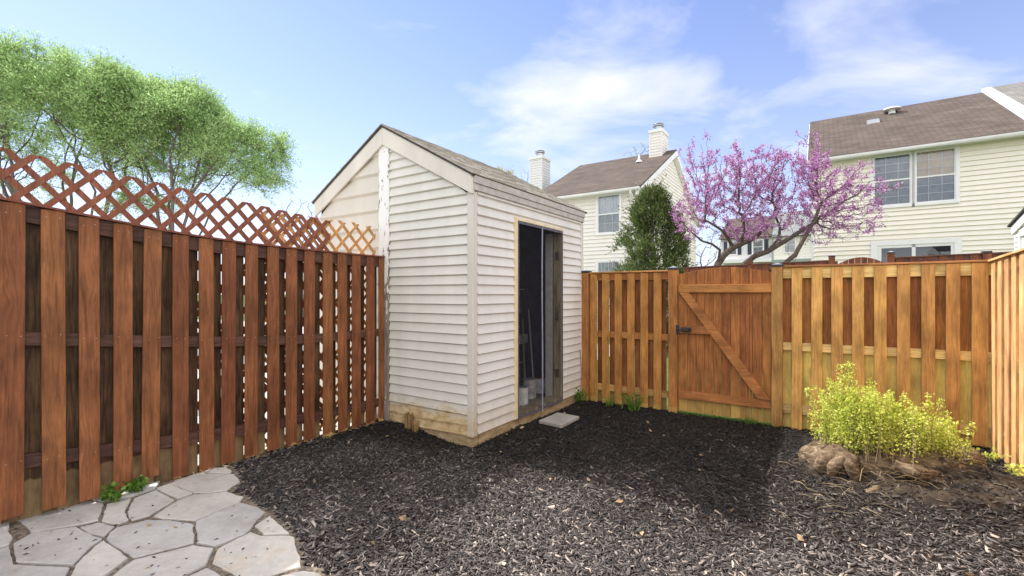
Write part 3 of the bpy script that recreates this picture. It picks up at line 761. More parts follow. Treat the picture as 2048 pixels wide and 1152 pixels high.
for i, t in enumerate(cb_):
    w = .098 if i else .085
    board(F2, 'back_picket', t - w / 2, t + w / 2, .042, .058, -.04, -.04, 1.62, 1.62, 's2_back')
for za, zb_ in ((1.56, 1.672), (.805, .885), (.145, .235)):
    mb = MB(); mb.box(2.322, 3.93, .001, .040, za, zb_); mb.build('rail', 's2_rail', F2)
mb = MB(); mb.box(2.325, 3.96, -.03, .065, 1.674, 1.692); mb.build('cap_board', 'cap', F2, bevel=.002)
post(F2, 4.0, .10, 1.70, 's2_post', y0=.02)
# gate
GT = thing('gate', 'arched orange-brown wooden gate with diagonal brace and black latch', 'gate', (PB[0], PB[1], 0), -A0)
gb = [tpx(1140 + .3297 * v) for v in (660, 712, 764, 815, 867, 920, 975, 1030, 1087, 1106, 1165, 1222)]
arch = lambda t: 1.63 + .065 * math.sin(math.pi * min(1, max(0, (t - 1.27) / .945)))
for i in range(11):
    a, b = gb[i], gb[i + 1]; g = .0022 if i else 0
    z0 = -.0
    board(GT, 'board', a + g, b - .0022, .012, .028, .012, .012, arch(a), arch(b), 'gate_board', bev=.0015)
xa, xb = gb[0], gb[-1]
mb = MB(); mb.box(xa, xb, -.026, .010, 1.412, 1.503); mb.build('rail', 'gate_rail', GT, bevel=.002)
mb = MB(); mb.box(xa, xb, -.026, .010, .168, .255); mb.build('rail', 'gate_rail', GT, bevel=.002)
mb = MB(); mb.box(xa, xa + .40, -.026, .010, .934, 1.024); mb.build('rail', 'gate_rail', GT, bevel=.002)
mb = MB()
mb.prism([(xa + .015, 1.409), (xa + .12, 1.409), (xb - .002, .26), (xb - .125, .258)][::-1], lambda a, b, t: (a, t, b), -.031, .008)
mb.build('brace', 'gate_rail', GT, bevel=.002)
mb = MB(); mb.box(xa - .022, xa + .01, -.05, -.028, .92, 1.03); mb.box(xa - .02, xa + .045, -.06, -.046, .965, .985)
mb.box(xa + .04, xa + .145, -.055, -.0265, .955, 1.005); mb.box(xa + .06, xa + .125, -.075, -.056, .965, .995); mb.tube([(xa + .13, -.05, .98), (xa + .16, -.07, .98), (xa + .15, -.09, .975)], .006)
mb.build('latch', 'black', GT, bevel=.003)
# right fence
PRR = PB + U * 3.895
F3 = thing('fence', 'pale sunlit picket fence running towards the camera at the right edge', 'fence', (PRR[0], PRR[1], 0), -A0 - math.pi / 2)
rt = ([0, .75, 4.5], [1.674, 1.706, 1.86])
for i in range(26):
    t = .085 + i * .168; zt = I(t, *rt)
    board(F3, 'picket', t - .047, t + .047, 0, -.016, .04, .04, zt, zt, 'rf_picket', rnd.uniform(-.006, .006))
    board(F3, 'back_picket', t + .036, t + .132, .042, .058, -.02, -.02, zt - .03, zt - .03, 'rf_picket')
ts = list(np.linspace(0.02, 4.5, 14))
for d0, d1 in ((-.1, -.003),):
    mb = MB(); poly_rail(mb, ts, [I(t, *rt) + d0 for t in ts], [I(t, *rt) + d1 for t in ts], .001, .04); mb.build('rail', 's2_rail', F3)
for zc in (.84, .19):
    mb = MB(); mb.box(.02, 4.5, .001, .04, zc - .04, zc + .04); mb.build('rail', 's2_rail', F3)
mb = MB(); poly_rail(mb, ts, [I(t, *rt) for t in ts], [I(t, *rt) + .017 for t in ts], -.035, .065); mb.build('cap_board', 'rf_picket', F3)
# alley fence beyond the gate
F4 = thing('fence', 'dark red-brown neighbour fence showing above the back fence, with an arched gate', 'fence', (3.41, 9.0, 0), -A0)
def zt4(x): return 1.915 + .018 * x
xs = -.06
while xs < 4.6:
    if not (2.36 < xs < 3.02):
        board(F4, 'picket', xs, xs + .095, 0, -.016, -.04, -.04, zt4(xs) - .02, zt4(xs) - .02, 'alley', bev=0)
        board(F4, 'back_picket', xs + .083, xs + .178, .042, .058, -.04, -.04, zt4(xs) - .07, zt4(xs) - .07, 'alley', bev=0)
    xs += .168
for x0, x1 in ((-.08, 2.26), (3.11, 4.7)):
    mb = MB(); poly_rail(mb, [x0, x1], [zt4(x0) - .10] * 2, [zt4(x0) - .02, zt4(x1) - .02], .001, .04); mb.build('rail', 'alley_rail', F4)
    mb = MB(); mb.box(x0, x1, .001, .04, .8, .88); mb.build('rail', 'alley_rail', F4)
    mb = MB(); poly_rail(mb, [x0, x1], [zt4(x0) - .017, zt4(x1) - .017], [zt4(x0), zt4(x1)], -.03, .06); mb.build('cap_board', 'alley_rail', F4)
for x, z in ((1.084, 1.99), (2.305, 2.01), (3.07, 2.03), (4.15, 1.99)):
    mb = MB(); mb.box(x - .045, x + .045, -.03, .06, -.05, z); p = mb.build('post', 'alley', F4)
    if x != 1.084: solar_cap(F4, x, .015, z, .10).build('post_cap', ['black', 'galv'], p)
for i in range(8):
    a = 2.365 + i * .083; f = lambda t: 1.86 + .13 * math.sin(math.pi * (t - 2.34) / .70)
    board(F4, 'gate_board', a, a + .078, -.01, .006, -.02, -.02, f(a), f(a + .078), 'alley', bev=0)
mb = MB(); mb.box(2.36, 3.02, .008, .04, 1.6, 1.69); mb.build('gate_rail', 'alley_rail', F4)

# ---------------------------------------------------------------- shed
SH = thing('shed', 'pale vinyl-sided gabled storage shed with a dark screened doorway', 'shed', (CS[0], CS[1], 0), -A0)
EAVE, PEAK, HW = 2.49, 3.145, 1.17
sl = (PEAK - EAVE) / HW
zr = lambda x: EAVE + sl * (HW - abs(x + HW))
EXP = .0924; Z0 = .089
# front gable wall (our half)
def fr(z):
    if z < zr(0) - .16: return (-1.09, -.045)
    return (-1.09, -.045 - (z - (zr(0) - .16)) / sl) if -.045 - (z - (zr(0) - .16)) / sl > -1.09 else (-1.09, -1.09)
mb = MB(); lap(mb, FRONT, Z0 + 2 * EXP, 3.05, EXP, fr, .013)
# two lowest courses are loose and warped
for c in (0, 1):
    n = 24
    for i in range(n):
        a0, a1 = -1.09 + 1.045 * i / n, -1.09 + 1.045 * (i + 1) / n
        def o(x, top): return .013 * (0 if top else 1) + .004 + (.010 * max(0, math.sin((x + 1.1) * 3.4)) if not (top and c == 1) else 0)
        def zz_(x, top): return Z0 + EXP * (c + (1 if top else 0)) - (.012 * math.sin((x + 1.09) * 4.2) if not (top and c == 1) else 0) * .6
        mb.q([FRONT(a0, o(a0, 0), zz_(a0, 0)), FRONT(a1, o(a1, 0), zz_(a1, 0)), FRONT(a1, o(a1, 1), zz_(a1, 1)), FRONT(a0, o(a0, 1), zz_(a0, 1))])
        mb.q([FRONT(a0, 0, zz_(a0, 0)), FRONT(a1, 0, zz_(a1, 0)), FRONT(a1, o(a1, 0), zz_(a1, 0)), FRONT(a0, o(a0, 0), zz_(a0, 0))])
mb.build('gable_wall', 'sid_front', SH)
mb = MB()
def fl(z):
    lo = -2.30 if z < zr(-2.30) - .16 else -2.34 + (z - (EAVE - .16)) / sl
    return (min(lo, -1.25), -1.25)
lap(mb, FRONT, .095, 3.0, .197, fl, .014); o = mb.build('gable_wall', 'sid_left', SH); o['label'] = 'left half of the gable in wide smooth panels'
# side wall with door opening
SIDE = lambda a, o, z: (o, a, z)
OP = (.68, 1.742, .0, 2.185)
mb = MB(); lap(mb, SIDE, Z0, 2.345, EXP, lambda z: (.055, 2.275), .013, [OP]); mb.build('side_wall', 'sid_side', SH)
# trims
mb = MB(); mb.box(-.05, .018, -.018, 0, .085, 2.335); mb.box(.0, .018, .0, .055, .085, 2.335); mb.build('corner_trim', 'trim', SH, bevel=.004)
mb = MB(); mb.box(-.002, .020, 2.275, 2.345, .10, 2.335); mb.build('corner_trim', 'trim', SH, bevel=.004)
mb = MB(); mb.prism([(-1.25, .0), (-1.09, .0), (-1.09, 2.945), (-1.17, 2.985), (-1.25, 2.945)], lambda a, b, t: (a, t, b), -.024, -.0); mb.build('centre_post', 'peel', SH, bevel=.003)
for sg in (1, -1):
    mb = MB(); e = .012; xe = .02 if sg > 0 else -2.36
    xm = -1.17
    poly = [(xe, zr(0) - .185), (xe, zr(0) - .006), (xm + .0008 * sg, PEAK - .004), (xm + .0008 * sg, PEAK - .187)]
    mb.prism(poly if sg < 0 else poly[::-1], lambda a, b, t: (a, t, b), -.045, -.020)
    mb.box(xe - .004, xe + .004, -.03, .0, zr(0) - .18, zr(0) - .01)
    mb.build('rake_board', 'rake', SH, bevel=.003)
mb = MB(); mb.box(.019, .034, -.018, 2.345, 2.345, 2.405); mb.box(.019, .044, -.018, 2.345, 2.407, 2.492); mb.box(.0, .019, -.018, 2.34, 2.34, 2.48); mb.build('fascia', 'fascia', SH, bevel=.002)
# roof: shingle courses laid up each slope
ang = math.atan(sl); SLN = HW / math.cos(ang)
for sg in (1, -1):
    mb = MB(); N = 13
    L = SLN + .055
    mb.box(-.055, 2.40, 0, L, -.018, 0.0, 1)
    y = 0
    while y < L:
        y1_ = min(y + L / N * 1.05, L + .004)
        n = 26
        off = rnd.uniform(0, .1); x = -.062
        while x < 2.405:
            x2 = min(x + rnd.uniform(.10, .16), 2.408); th = .011 + rnd.uniform(-.0025, .003); jj = rnd.uniform(-.003, .003)
            mb.hexa([(x, y + jj, .0005), (x2, y + jj, .0005), (x2, y1_, .0005), (x, y1_, .0005), (x, y + jj, th), (x2, y + jj, th), (x2, y1_, .003), (x, y1_, .003)], 0)
            x = x2
        y += L / N
    # local y = up the slope, local x = along the ridge
    o = mb.build('roof', ['roof_shed', 'edge_dark'], SH)
    if sg > 0:
        o.location = (.0 + .055 * math.cos(ang), 0, zr(0) - .055 * math.sin(ang) + .018); o.rotation_euler = (ang, 0, math.pi / 2)
    else:
        o.location = (-2.34 - .055 * math.cos(ang), 2.345, zr(0) - .055 * math.sin(ang) + .018); o.rotation_euler = (ang, 0, -math.pi / 2)
# foundation
mb = MB(); mb.box(-2.3, -.012, .004, .10, -.2, .13); mb.box(-.10, -.004, .10, 2.33, -.2, .118); mb.build('foundation', 'found', SH)
# inside
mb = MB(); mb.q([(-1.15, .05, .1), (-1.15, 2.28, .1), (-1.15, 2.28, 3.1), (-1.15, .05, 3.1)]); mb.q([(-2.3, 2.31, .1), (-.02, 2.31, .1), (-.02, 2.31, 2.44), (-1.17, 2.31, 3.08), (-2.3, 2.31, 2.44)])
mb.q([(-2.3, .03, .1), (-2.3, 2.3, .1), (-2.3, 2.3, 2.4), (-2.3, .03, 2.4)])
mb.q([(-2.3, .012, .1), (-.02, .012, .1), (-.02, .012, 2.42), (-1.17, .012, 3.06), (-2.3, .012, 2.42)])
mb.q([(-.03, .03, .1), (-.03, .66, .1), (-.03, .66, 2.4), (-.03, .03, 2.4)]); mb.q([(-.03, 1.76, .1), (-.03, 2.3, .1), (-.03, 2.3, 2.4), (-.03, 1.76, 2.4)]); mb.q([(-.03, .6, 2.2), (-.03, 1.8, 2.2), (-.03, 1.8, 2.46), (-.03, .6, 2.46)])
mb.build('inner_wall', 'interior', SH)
mb = MB(); mb.box(-1.15, -.10, .05, 2.28, .06, .10); mb.build('floor', 'floor_wood', SH)
# door frame
mb = MB(); mb.box(.0, .030, .672, .722, .095, 2.19); mb.box(.0, .030, .722, 1.745, 2.160, 2.19); mb.box(.0, .026, 1.728, 1.748, .10, 2.160)
mb.build('door_frame', 'frame_cream', SH, bevel=.003)
mb = MB(); mb.box(-.10, -.001, 1.73, 1.76, .12, 2.18); jb = mb.build('door_jamb', 'jamb', SH)
mb = MB(); mb.box(-.10, -.001, .66, .70, .12, 2.18); mb.box(-.10, -.001, .70, 1.73, 2.165, 2.19); mb.build('door_jamb', 'jamb', SH)
for z in (.42, 1.12, 1.86):
    mb = MB(); mb.box(-.075, -.03, 1.722, 1.730, z - .05, z + .05); mb.tube([(-.028, 1.724, z - .05), (-.028, 1.724, z + .05)], .007); mb.build('hinge', 'dark_hinge', jb)
mb = MB(); mb.box(-.205, -.115, 1.715, 1.75, .11, 2.14); mb.build('inner_door_edge', 'fascia', SH)
mb = MB(); mb.box(-.14, .012, .70, 1.73, .085, .135); mb.build('door_sill', 'jamb', SH)
# mesh screen curtain
mb = MB()
def curtain(y0, y1, ph):
    n = 26; m = 10; b = len(mb.v)
    for j in range(m + 1):
        for i in range(n + 1):
            y = y0 + (y1 - y0) * i / n; z = .10 + (2.155 - .10) * j / m
            e = math.sin(math.pi * i / n)
            mb.v.append((.018 + .006 * e * math.sin(i * .9 + ph + j * .25) + (.01 * math.sin(i * .5 + ph) if j == 0 else 0), y, z + (.008 * math.sin(i * .8 + ph) if j == 0 else 0)))
    for j in range(m):
        for i in range(n): q = b + j * (n + 1) + i; mb.f.append((q, q + 1, q + n + 2, q + n + 1)); mb.mi.append(0)
curtain(.715, 1.225, 0); curtain(1.228, 1.735, 2)
SC = mb.build('screen_curtain', 'screen', SH, smooth=True)
mb = MB(); mb.tube([(.03, 1.226 + .006 * math.sin(z * 3), z) for z in np.linspace(.06, 2.15, 20)], .009, 6); mb.build('centre_seam', 'seam', SC)
mb = MB(); mb.box(.024, .033, .722, .736, .10, 2.158); mb.box(.024, .033, 1.712, 1.728, .10, 2.158); mb.box(.024, .034, .736, 1.712, 2.13, 2.162)
for i in range(14):
    y = .722 + i * .072; mb.hexa([(.022, y, .088 + .008 * math.sin(i)), (.022, y + .072, .088 + .008 * math.sin(i + 1)), (.034, y + .072, .088 + .008 * math.sin(i + 1)), (.034, y, .088 + .008 * math.sin(i)), (.022, y, .112 + .008 * math.sin(i)), (.022, y + .072, .112 + .008 * math.sin(i + 1)), (.034, y + .072, .112 + .008 * math.sin(i + 1)), (.034, y, .112 + .008 * math.sin(i))])
mb.build('edge_tape', 'screen_tape', SC)
mb = MB()
for i in range(12):
    z = .2 + i * .17; mb.lathe([(.006, 0), (.006, .004)], (0, 0, 0), 6) if False else mb.box(.0335, .037, .726, .733, z, z + .008); mb.box(.0335, .037, 1.717, 1.724, z, z + .008)
for i in range(8): mb.box(.0345, .038, .78 + i * .125, .788 + i * .125, 2.142, 2.15)
mb.build('tack_heads', 'galv', SC)
# bag hanging inside, shelf
mb = MB(); mb.box(-1.12, -.80, .3, 2.26, .80, .825); mb.box(-.84, -.80, .3, 2.26, .70, .80); mb.box(-1.12, -.86, .3, 2.26, 1.45, 1.47)
SHF = mb.build('shelf', plain('pale_shelf', (.62, .61, .60), .6), SH)
# things inside
def sh_at(x, y, z): p = CS + U * x + V * y; return (float(p[0]), float(p[1]), z)
def can(x, y, r, h, mats, label, z=.10, lid='galv'):
    t = thing('paint_can', label, 'paint can', sh_at(x, y, z), rnd.uniform(0, 6), 'paint cans on the shed floor')
    mb = MB(); mb.lathe([(r, 0), (r * 1.02, .004), (r, .008), (r, h - .01), (r * 1.03, h - .004), (r * 1.03, h)], (0, 0, 0), 24); mb.build('can_body', mats, t, smooth=False)
    mb = MB(); mb.lathe([(r * .97, h + .0005), (r * .97, h + .003), (r * .8, h + .001)], (0, 0, 0), 24); mb.build('lid', lid, t)
    mb = MB(); pts = [(r * math.cos(a) * 1.04, r * math.sin(a) * 1.04 * .3 - r * .95, h * .75 - r * .8 * math.sin(a)) for a in np.linspace(0, math.pi, 12)]; mb.tube(pts, .0022, 5); mb.build('handle', 'galv', t)
    return t
can(-.27, 1.27, .074, .20, 'can_white', 'white paint can with dark round spot, nearest the left door frame')
can(-.24, 1.04, .07, .19, 'can_white', 'white paint can half hidden behind the left door frame')
can(-.38, 1.62, .085, .23, plain('old_can', (.42, .42, .44), .5, .5, 18), 'larger drip-stained pale can behind the white one')
can(-.42, 1.95, .075, .19, ['can_white'], 'white paint can with a red rim under the poles', lid='can_red')
def pole(a, b, r, mat, label, name='pole'):
    pa = Vector(sh_at(*a)); pb = Vector(sh_at(*b)); mb = MB()
    mb.tube([Vector((0, 0, 0)), pb - pa], r, 8); o = mb.build(name, mat, loc=pa); tag(o, label, 'pole', 'poles and handles leaning in the shed'); return o
pole((-.42, 1.40, .10), (-.62, 1.12, .98), .011, 'teal', 'teal pole leaning just inside the left of the doorway')
pole((-.46, 1.46, .10), (-.70, 1.20, .86), .011, 'teal', 'second teal pole, right of the first and shorter')
pole((-.5, 1.50, .10), (-.8, 1.34, .66), .014, 'jamb', 'short bare wooden handle behind the paint cans')
pole((-.50, 1.72, .10), (-.80, 2.12, 1.05), .012, 'pole_dark', 'dark pole leaning right behind the screen seam')
pole((-.44, 1.84, .10), (-.75, 2.2, 1.18), .010, 'pole_grey', 'thin grey pole leaning beside the screen seam')
pole((-.36, 2.05, .10), (-.5, 2.24, 1.3), .010, 'teal', 'teal handle leaning against the white inner door edge')
sb = thing('spray_bottle', 'orange-topped pale bottle on the shed shelf', 'bottle', sh_at(-.9, 2.02, .826))
mb = MB(); mb.lathe([(.045, 0), (.05, .02), (.05, .07), (.045, .08)], (0, 0, 0), 16); mb.build('bottle_base', 'tan_liquid', sb)
mb = MB(); mb.lathe([(.044, .081), (.044, .13), (.03, .16), (.015, .18)], (0, 0, 0), 16); mb.build('bottle_top', 'orange', sb)
mb = MB(); mb.lathe([(.014, .181), (.018, .20), (.012, .21)], (0, 0, 0), 10); mb.box(-.04, .02, -.01, .01, .205, .22); mb.build('nozzle', 'white', sb)
tb = thing('storage_bin', 'dark grey bin under the shelf inside the shed', 'bin', sh_at(-.92, 1.75, .10), -A0)
mb = MB(); mb.box(-.18, .18, -.25, .25, 0, .34); mb.build('bin_body', plain('grey_bin', (.16, .17, .18), .5), tb, bevel=.02)
mb = MB(); mb.box(-.20, .20, -.27, .27, .342, .38); mb.build('bin_lid', plain('bin_lid', (.30, .30, .32), .5), tb, bevel=.01)
hg = MB()
for i in range(9):
    for j in range(5): pass
n_ = 12
for j in range(9):
    for i in range(n_ + 1):
        y_ = -.28 + .56 * i / n_; z_ = 1.15 + .85 * j / 8; hg.v.append((.03 * math.sin(i * 1.4 + j * .3) * (1.2 - j / 9), y_ * (1 - .25 * j / 8), z_))
for j in range(8):
    for i in range(n_): q_ = j * (n_ + 1) + i; hg.f.append((q_, q_ + 1, q_ + n_ + 2, q_ + n_ + 1)); hg.mi.append(0)
p_ = sh_at(-.55, 1.45, 0)
tag(hg.build('tarp', plain('dark_tarp', (.05, .055, .075), .45), smooth=True, loc=p_, rot=(0, 0, -A0)), 'dark folded tarp hanging inside the shed doorway', 'tarp')
# stake at the foot of the shed wall
st = MB()
for (dx, w, h) in ((0, .036, .17), (.045, .040, .175), (.11, .05, .10)):
    b = [(dx, -.03, -.04), (dx + w, -.03, -.04), (dx + w, .01, -.04), (dx, .01, -.04), (dx + .003, -.028, h), (dx + w * .9, -.026, h - .03 * rnd.random()), (dx + w * .85, .01, h + .01), (dx + .004, .01, h - .02)]
    st.hexa(b)
x, y = at(-.80, -.05); tag(st.build('wooden_stake', 'stake', loc=(x, y, .04), rot=(0, 0, -A0)), 'broken weathered wood stake at the foot of the shed wall', 'stake')
# paver
pp = [(.125, .985), (.135, 1.40), (.42, 1.375), (.415, .955)]
mb = MB(); mb.prism(rp2 := [(a, b) for a, b in [(p.x, p.y) for p in rough_poly(pp[::-1], 5, .05, .004)]], lambda a, b, t: (a, b, t), .0, .035)
o = mb.build('stepping_stone', 'paver', loc=(CS[0], CS[1], .0), rot=(0, 0, -A0), bevel=.004); tag(o, 'square grey concrete stepping stone in the mulch before the shed door', 'paver')
# small stick pile beside right door frame: thin tool leaning outside
x, y = at(.03, 2.22); mb = MB(); mb.tube([(0, 0, 0), (.02, .01, .3), (0, .02, .62)], .004, 5); tag(mb.build('stick', 'pole_dark', loc=(x, y, .05)), 'thin dark stick standing against the shed beside the fence post', 'stick')

# ---------------------------------------------------------------- houses
def window(root, x0, x1, z0, z1, dbl=False, grid=(2, 2), cur=('curtain', 'curtain_grey'), y=0, fr_=.07, name='window', axis='y', grid_low=True):
    """double-hung window in the wall plane y=0 facing -y"""
    mb = MB(); f = fr_
    mb.box(x0 - f, x1 + f, y - .045, y - .001, z1, z1 + f); mb.box(x0 - f, x1 + f, y - .06, y - .001, z0 - f, z0)
    mb.box(x0 - f, x0, y - .045, y - .001, z0, z1); mb.box(x1, x1 + f, y - .045, y - .001, z0, z1)
    zm = (z0 + z1) / 2
    w = mb.build(name, 'white', root)
    mb = MB(); mb.box(x0, x1, y - .03, y - .002, zm - .022, zm + .022); mb.box(x0, x0 + .03, y - .028, y - .003, z0, z1); mb.box(x1 - .03, x1, y - .028, y - .003, z0, z1); mb.box(x0 + .03, x1 - .03, y - .028, y - .003, z0, z0 + .03); mb.box(x0 + .03, x1 - .03, y - .028, y - .003, z1 - .03, z1)
    mb.build('sash', 'gutter', w)
    mb = MB(); nx, nz = grid
    for za, zb in ((z0 + .03, zm - .022), (zm + .022, z1 - .03)):
        if za < zm and not grid_low: continue
        for i in range(1, nx): xx = x0 + (x1 - x0) * i / nx; mb.box(xx - .008, xx + .008, y - .012, y - .006, za, zb)
        for i in range(1, nz): zz = za + (zb - za) * i / nz; mb.box(x0 + .03, x1 - .03, y - .0125, y - .0055, zz - .008, zz + .008)
    if mb.f: mb.build('muntins', 'white', w)
    mb = MB(); mb.q([(x0, y - .016, z0), (x1, y - .016, z0), (x1, y - .016, z1), (x0, y - .016, z1)]); mb.build('pane', 'glass', w)
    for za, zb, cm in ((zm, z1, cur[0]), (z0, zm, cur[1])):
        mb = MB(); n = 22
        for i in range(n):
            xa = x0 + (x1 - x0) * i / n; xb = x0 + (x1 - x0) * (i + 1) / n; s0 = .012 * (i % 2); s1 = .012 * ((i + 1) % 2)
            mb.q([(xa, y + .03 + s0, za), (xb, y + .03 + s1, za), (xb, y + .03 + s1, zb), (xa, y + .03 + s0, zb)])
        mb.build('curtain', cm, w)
    return w
def slope_roof(root, x0, x1, y0, z0, y1, z1, mat, th=.06, edge='edge_dark', name='roof'):
    """roof plane rising from (y0,z0) to (y1,z1), spanning x0..x1"""
    L = math.hypot(y1 - y0, z1 - z0); mb = MB(); mb.box(x0, x1, 0, L, -th, 0)
    return mb.build(name, mat, root, loc=(0, y0, z0), rot=(math.atan2(z1 - z0, y1 - y0), 0, 0)) if y1 > y0 else \
        mb_flip(root, x0, x1, y0, z0, L, th, mat, math.atan2(z1 - z0, y0 - y1), name)
def mb_flip(root, x0, x1, y0, z0, L, th, mat, a, name):
    mb = MB(); mb.box(-x1, -x0, 0, L, -th, 0)
    return mb.build(name, mat, root, loc=(0, y0, z0), rot=(a, 0, math.pi))
def chimney(root, x, y, w, d, z0, z1, mat):
    mb = MB()
    lap(mb, lambda a, o, z: (a, y - d / 2 - o, z), z0, z1, .12, lambda z: (x - w / 2 + .03, x + w / 2 - .03), .012)
    lap(mb, lambda a, o, z: (x + w / 2 + o, a, z), z0, z1, .12, lambda z: (y - d / 2 + .03, y + d / 2 - .03), .012)
    lap(mb, lambda a, o, z: (x - w / 2 - o, a, z), z0, z1, .12, lambda z: (y - d / 2, y + d / 2), .012)
    for sx, sy in ((-1, -1), (1, -1), (1, 1)):
        mb.box(x + sx * (w / 2 - .015) - .035, x + sx * (w / 2 - .015) + .035, y + sy * (d / 2 - .015) - .035, y + sy * (d / 2 - .015) + .035, z0, z1)
    c = mb.build('chimney', mat, root)
    mb = MB(); mb.box(x - w / 2 - .05, x + w / 2 + .05, y - d / 2 - .05, y + d / 2 + .05, z1, z1 + .12); mb.build('chimney_crown', 'gutter', c)
    mb = MB(); mb.lathe([(.17, .12), (.17, .34)], (x, y, z1), 18); mb.lathe([(.24, .36), (.24, .39)], (x, y, z1), 18); mb.lathe([(.2, .43), (.22, .45), (.12, .49)], (x, y, z1), 18); mb.lathe([(.1, .33), (.1, .44)], (x, y, z1), 10)
    mb.build('flue_cap', 'galv' , c)
    return c
def gutter(root, x0, x1, y, z):
    mb = MB(); n = 7; b = len(mb.v)
    prof = [(0, 0), (-.02, -.05), (-.05, -.085), (-.09, -.09), (-.115, -.05), (-.12, 0), (-.128, 0), (-.123, -.06), (-.095, -.1), (-.04, -.095), (.0, -.06), (.01, 0)]
    mb.prism([(p[0] + y, p[1] + z) for p in prof[:6]], lambda a, b_, t: (t, a, b_), x0, x1)
    return mb.build('gutter', 'gutter', root)
# house 1, middle
P1 = (4.33, 16.0)
H1 = thing('house', 'off-white two-storey house with brown roof behind the evergreen', 'house', (P1[0], P1[1], 0), -A0)
EV, RG, DP = 5.12, 7.42, 8.9
mb = MB(); lap(mb, FRONT, 0, EV - .02, .14, lambda z: (-4.27, -.0), .022, [(-1.455, -.626, 3.569, 4.917), (-1.455, -.626, 1.19, 2.54)]); mb.build('front_wall', 'h_white', H1)
mb = MB(); slp = (RG - EV) / (DP / 2)
def gr(z):
    if z < EV: return (0, DP)
    t = (z - EV) / slp; return (t, max(DP - t, t + .001))
lap(mb, lambda a, o, z: (o, a, z), 0, RG - .06, .14, gr, .022); mb.build('gable_wall', 'h_white', H1)
mb = MB(); mb.box(-4.25, -.02, .2, .3, 0, EV); mb.build('inner_wall', 'int_dark', H1)
mb = MB(); mb.box(-.05, .028, -.028, .0, 0, EV - .1); mb.box(.0, .028, .0, .06, 0, EV - .1); mb.build('corner_trim', 'gutter', H1)
mb = MB(); mb.box(.0, .028, DP - .07, DP + .02, 0, EV - .1); mb.build('corner_trim', 'gutter', H1)
slope_roof(H1, -4.27, .2, -.3, EV - .3 * slp + .08, DP / 2, RG + .08, 'roof_brown')
slope_roof(H1, -4.27, .2, DP + .3, EV - .3 * slp + .08, DP / 2, RG + .08, 'roof_brown')
mb = MB()
for y0, y1, z0, z1 in ((-.3, DP / 2, EV - .3 * slp, RG), (DP + .3, DP / 2, EV - .3 * slp, RG)):
    mb.hexa([(.03, y0, z0 - .2), (.215, y0, z0 - .2), (.215, y1, z1 - .2), (.03, y1, z1 - .2), (.03, y0, z0 + .02), (.215, y0, z0 + .02), (.215, y1, z1 + .02), (.03, y1, z1 + .02)])
mb.build('rake_board', 'gutter', H1)
mb = MB(); mb.box(-4.27, .03, -.28, -.002, EV - .19, EV - .12); mb.build('soffit', 'gutter', H1)
gutter(H1, -4.27, .21, -.30, EV - .3 * slp + .04)
mb = MB(); mb.tube([(-.12, -.36, EV - .2), (-.12, -.34, EV - .3), (-.12, -.06, EV - .5), (-.12, -.06, 0)], .045, 8); mb.build('downspout', 'gutter', H1)
window(H1, -1.455, -.626, 3.569, 4.917, grid=(3, 2))
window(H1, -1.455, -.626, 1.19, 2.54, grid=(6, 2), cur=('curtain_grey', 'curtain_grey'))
chimney(H1, -.46, 4.1, .50, .82, 6.7, 8.12, 'h_white')
mb = MB(); mb.tube([(-1.0, 3.2, 6.7), (-1.0, 3.2, 7.15)], .045, 8); mb.lathe([(.16, 0), (.06, .12)], (-1.0, 3.2, 6.83), 12); mb.build('vent_pipe', 'gutter', H1)
# house 0: the next unit, set back
H0 = thing('house', 'set-back house with blue-grey roof just above the shed roof', 'house', (P1[0], P1[1], 0), -A0)
mb = MB(); lap(mb, lambda a, o, z: (a, 2.5 - o, z), 0, EV, .14, lambda z: (-9.0, -4.3), .014); mb.build('front_wall', 'h_grey', H0)
slope_roof(H0, -9.1, -4.29, 2.2, EV - .3 * slp + .06, 2.5 + DP / 2, RG + .06, 'roof_slate')
slope_roof(H0, -9.1, -4.29, 2.8 + DP, EV - .3 * slp + .06, 2.5 + DP / 2, RG + .06, 'roof_slate')
mb = MB(); mb.hexa([(-8.9, 2.7, 0), (-4.32, 2.7, 0), (-4.32, 11, 0), (-8.9, 11, 0), (-8.9, 2.7, EV - .2), (-4.32, 2.7, EV - .2), (-4.32, 11, EV - .2), (-8.9, 11, EV - .2)]); mb.build('side_wall', 'h_grey', H0)
gutter(H0, -9.1, -4.3, 2.2, EV - .3 * slp + .03)
chimney(H0, -5.8, 3.3, .64, .74, 4.6, 7.68, 'h_grey')
mb = MB(); mb.tube([(-5.1, 6.6, 7.1), (-5.1, 6.6, 7.6)], .05, 8); mb.build('vent_pipe', 'edge_dark', H0)
# house 2, right
P2 = (9.42, 14.54)
H2 = thing('house', 'cream two-storey house with brown roof and paired windows at the right', 'house', (P2[0], P2[1], 0), -A0)
EV2, RG2, W2 = 5.64, 8.08, 4.75
slp2 = (RG2 - EV2) / 4.4
ops = [(1.52, 3.30, 3.96, 5.41), (1.6, 3.29, 0.6, 2.80)]
mb = MB(); lap(mb, FRONT, 0, EV2 - .02, .1345, lambda z: (0.02, 11.0), .022, ops); mb.build('front_wall', 'h_cream', H2)
mb = MB()
def gr2(z):
    if z < EV2: return (0, 8.8)
    t = (z - EV2) / slp2; return (t, max(8.8 - t, t + .001))
lap(mb, lambda a, o, z: (-o, a, z), 0, RG2 - .08, .1345, gr2, .014); mb.build('gable_wall', 'h_cream', H2)
mb = MB(); mb.box(.1, 10, .25, .35, 0, EV2); mb.build('inner_wall', 'int_dark', H2)
mb = MB(); mb.box(-.03, .06, -.028, .0, 0, EV2 - .1); mb.box(-.03, .0, .0, .07, 0, EV2 - .1); mb.build('corner_trim', 'gutter', H2)
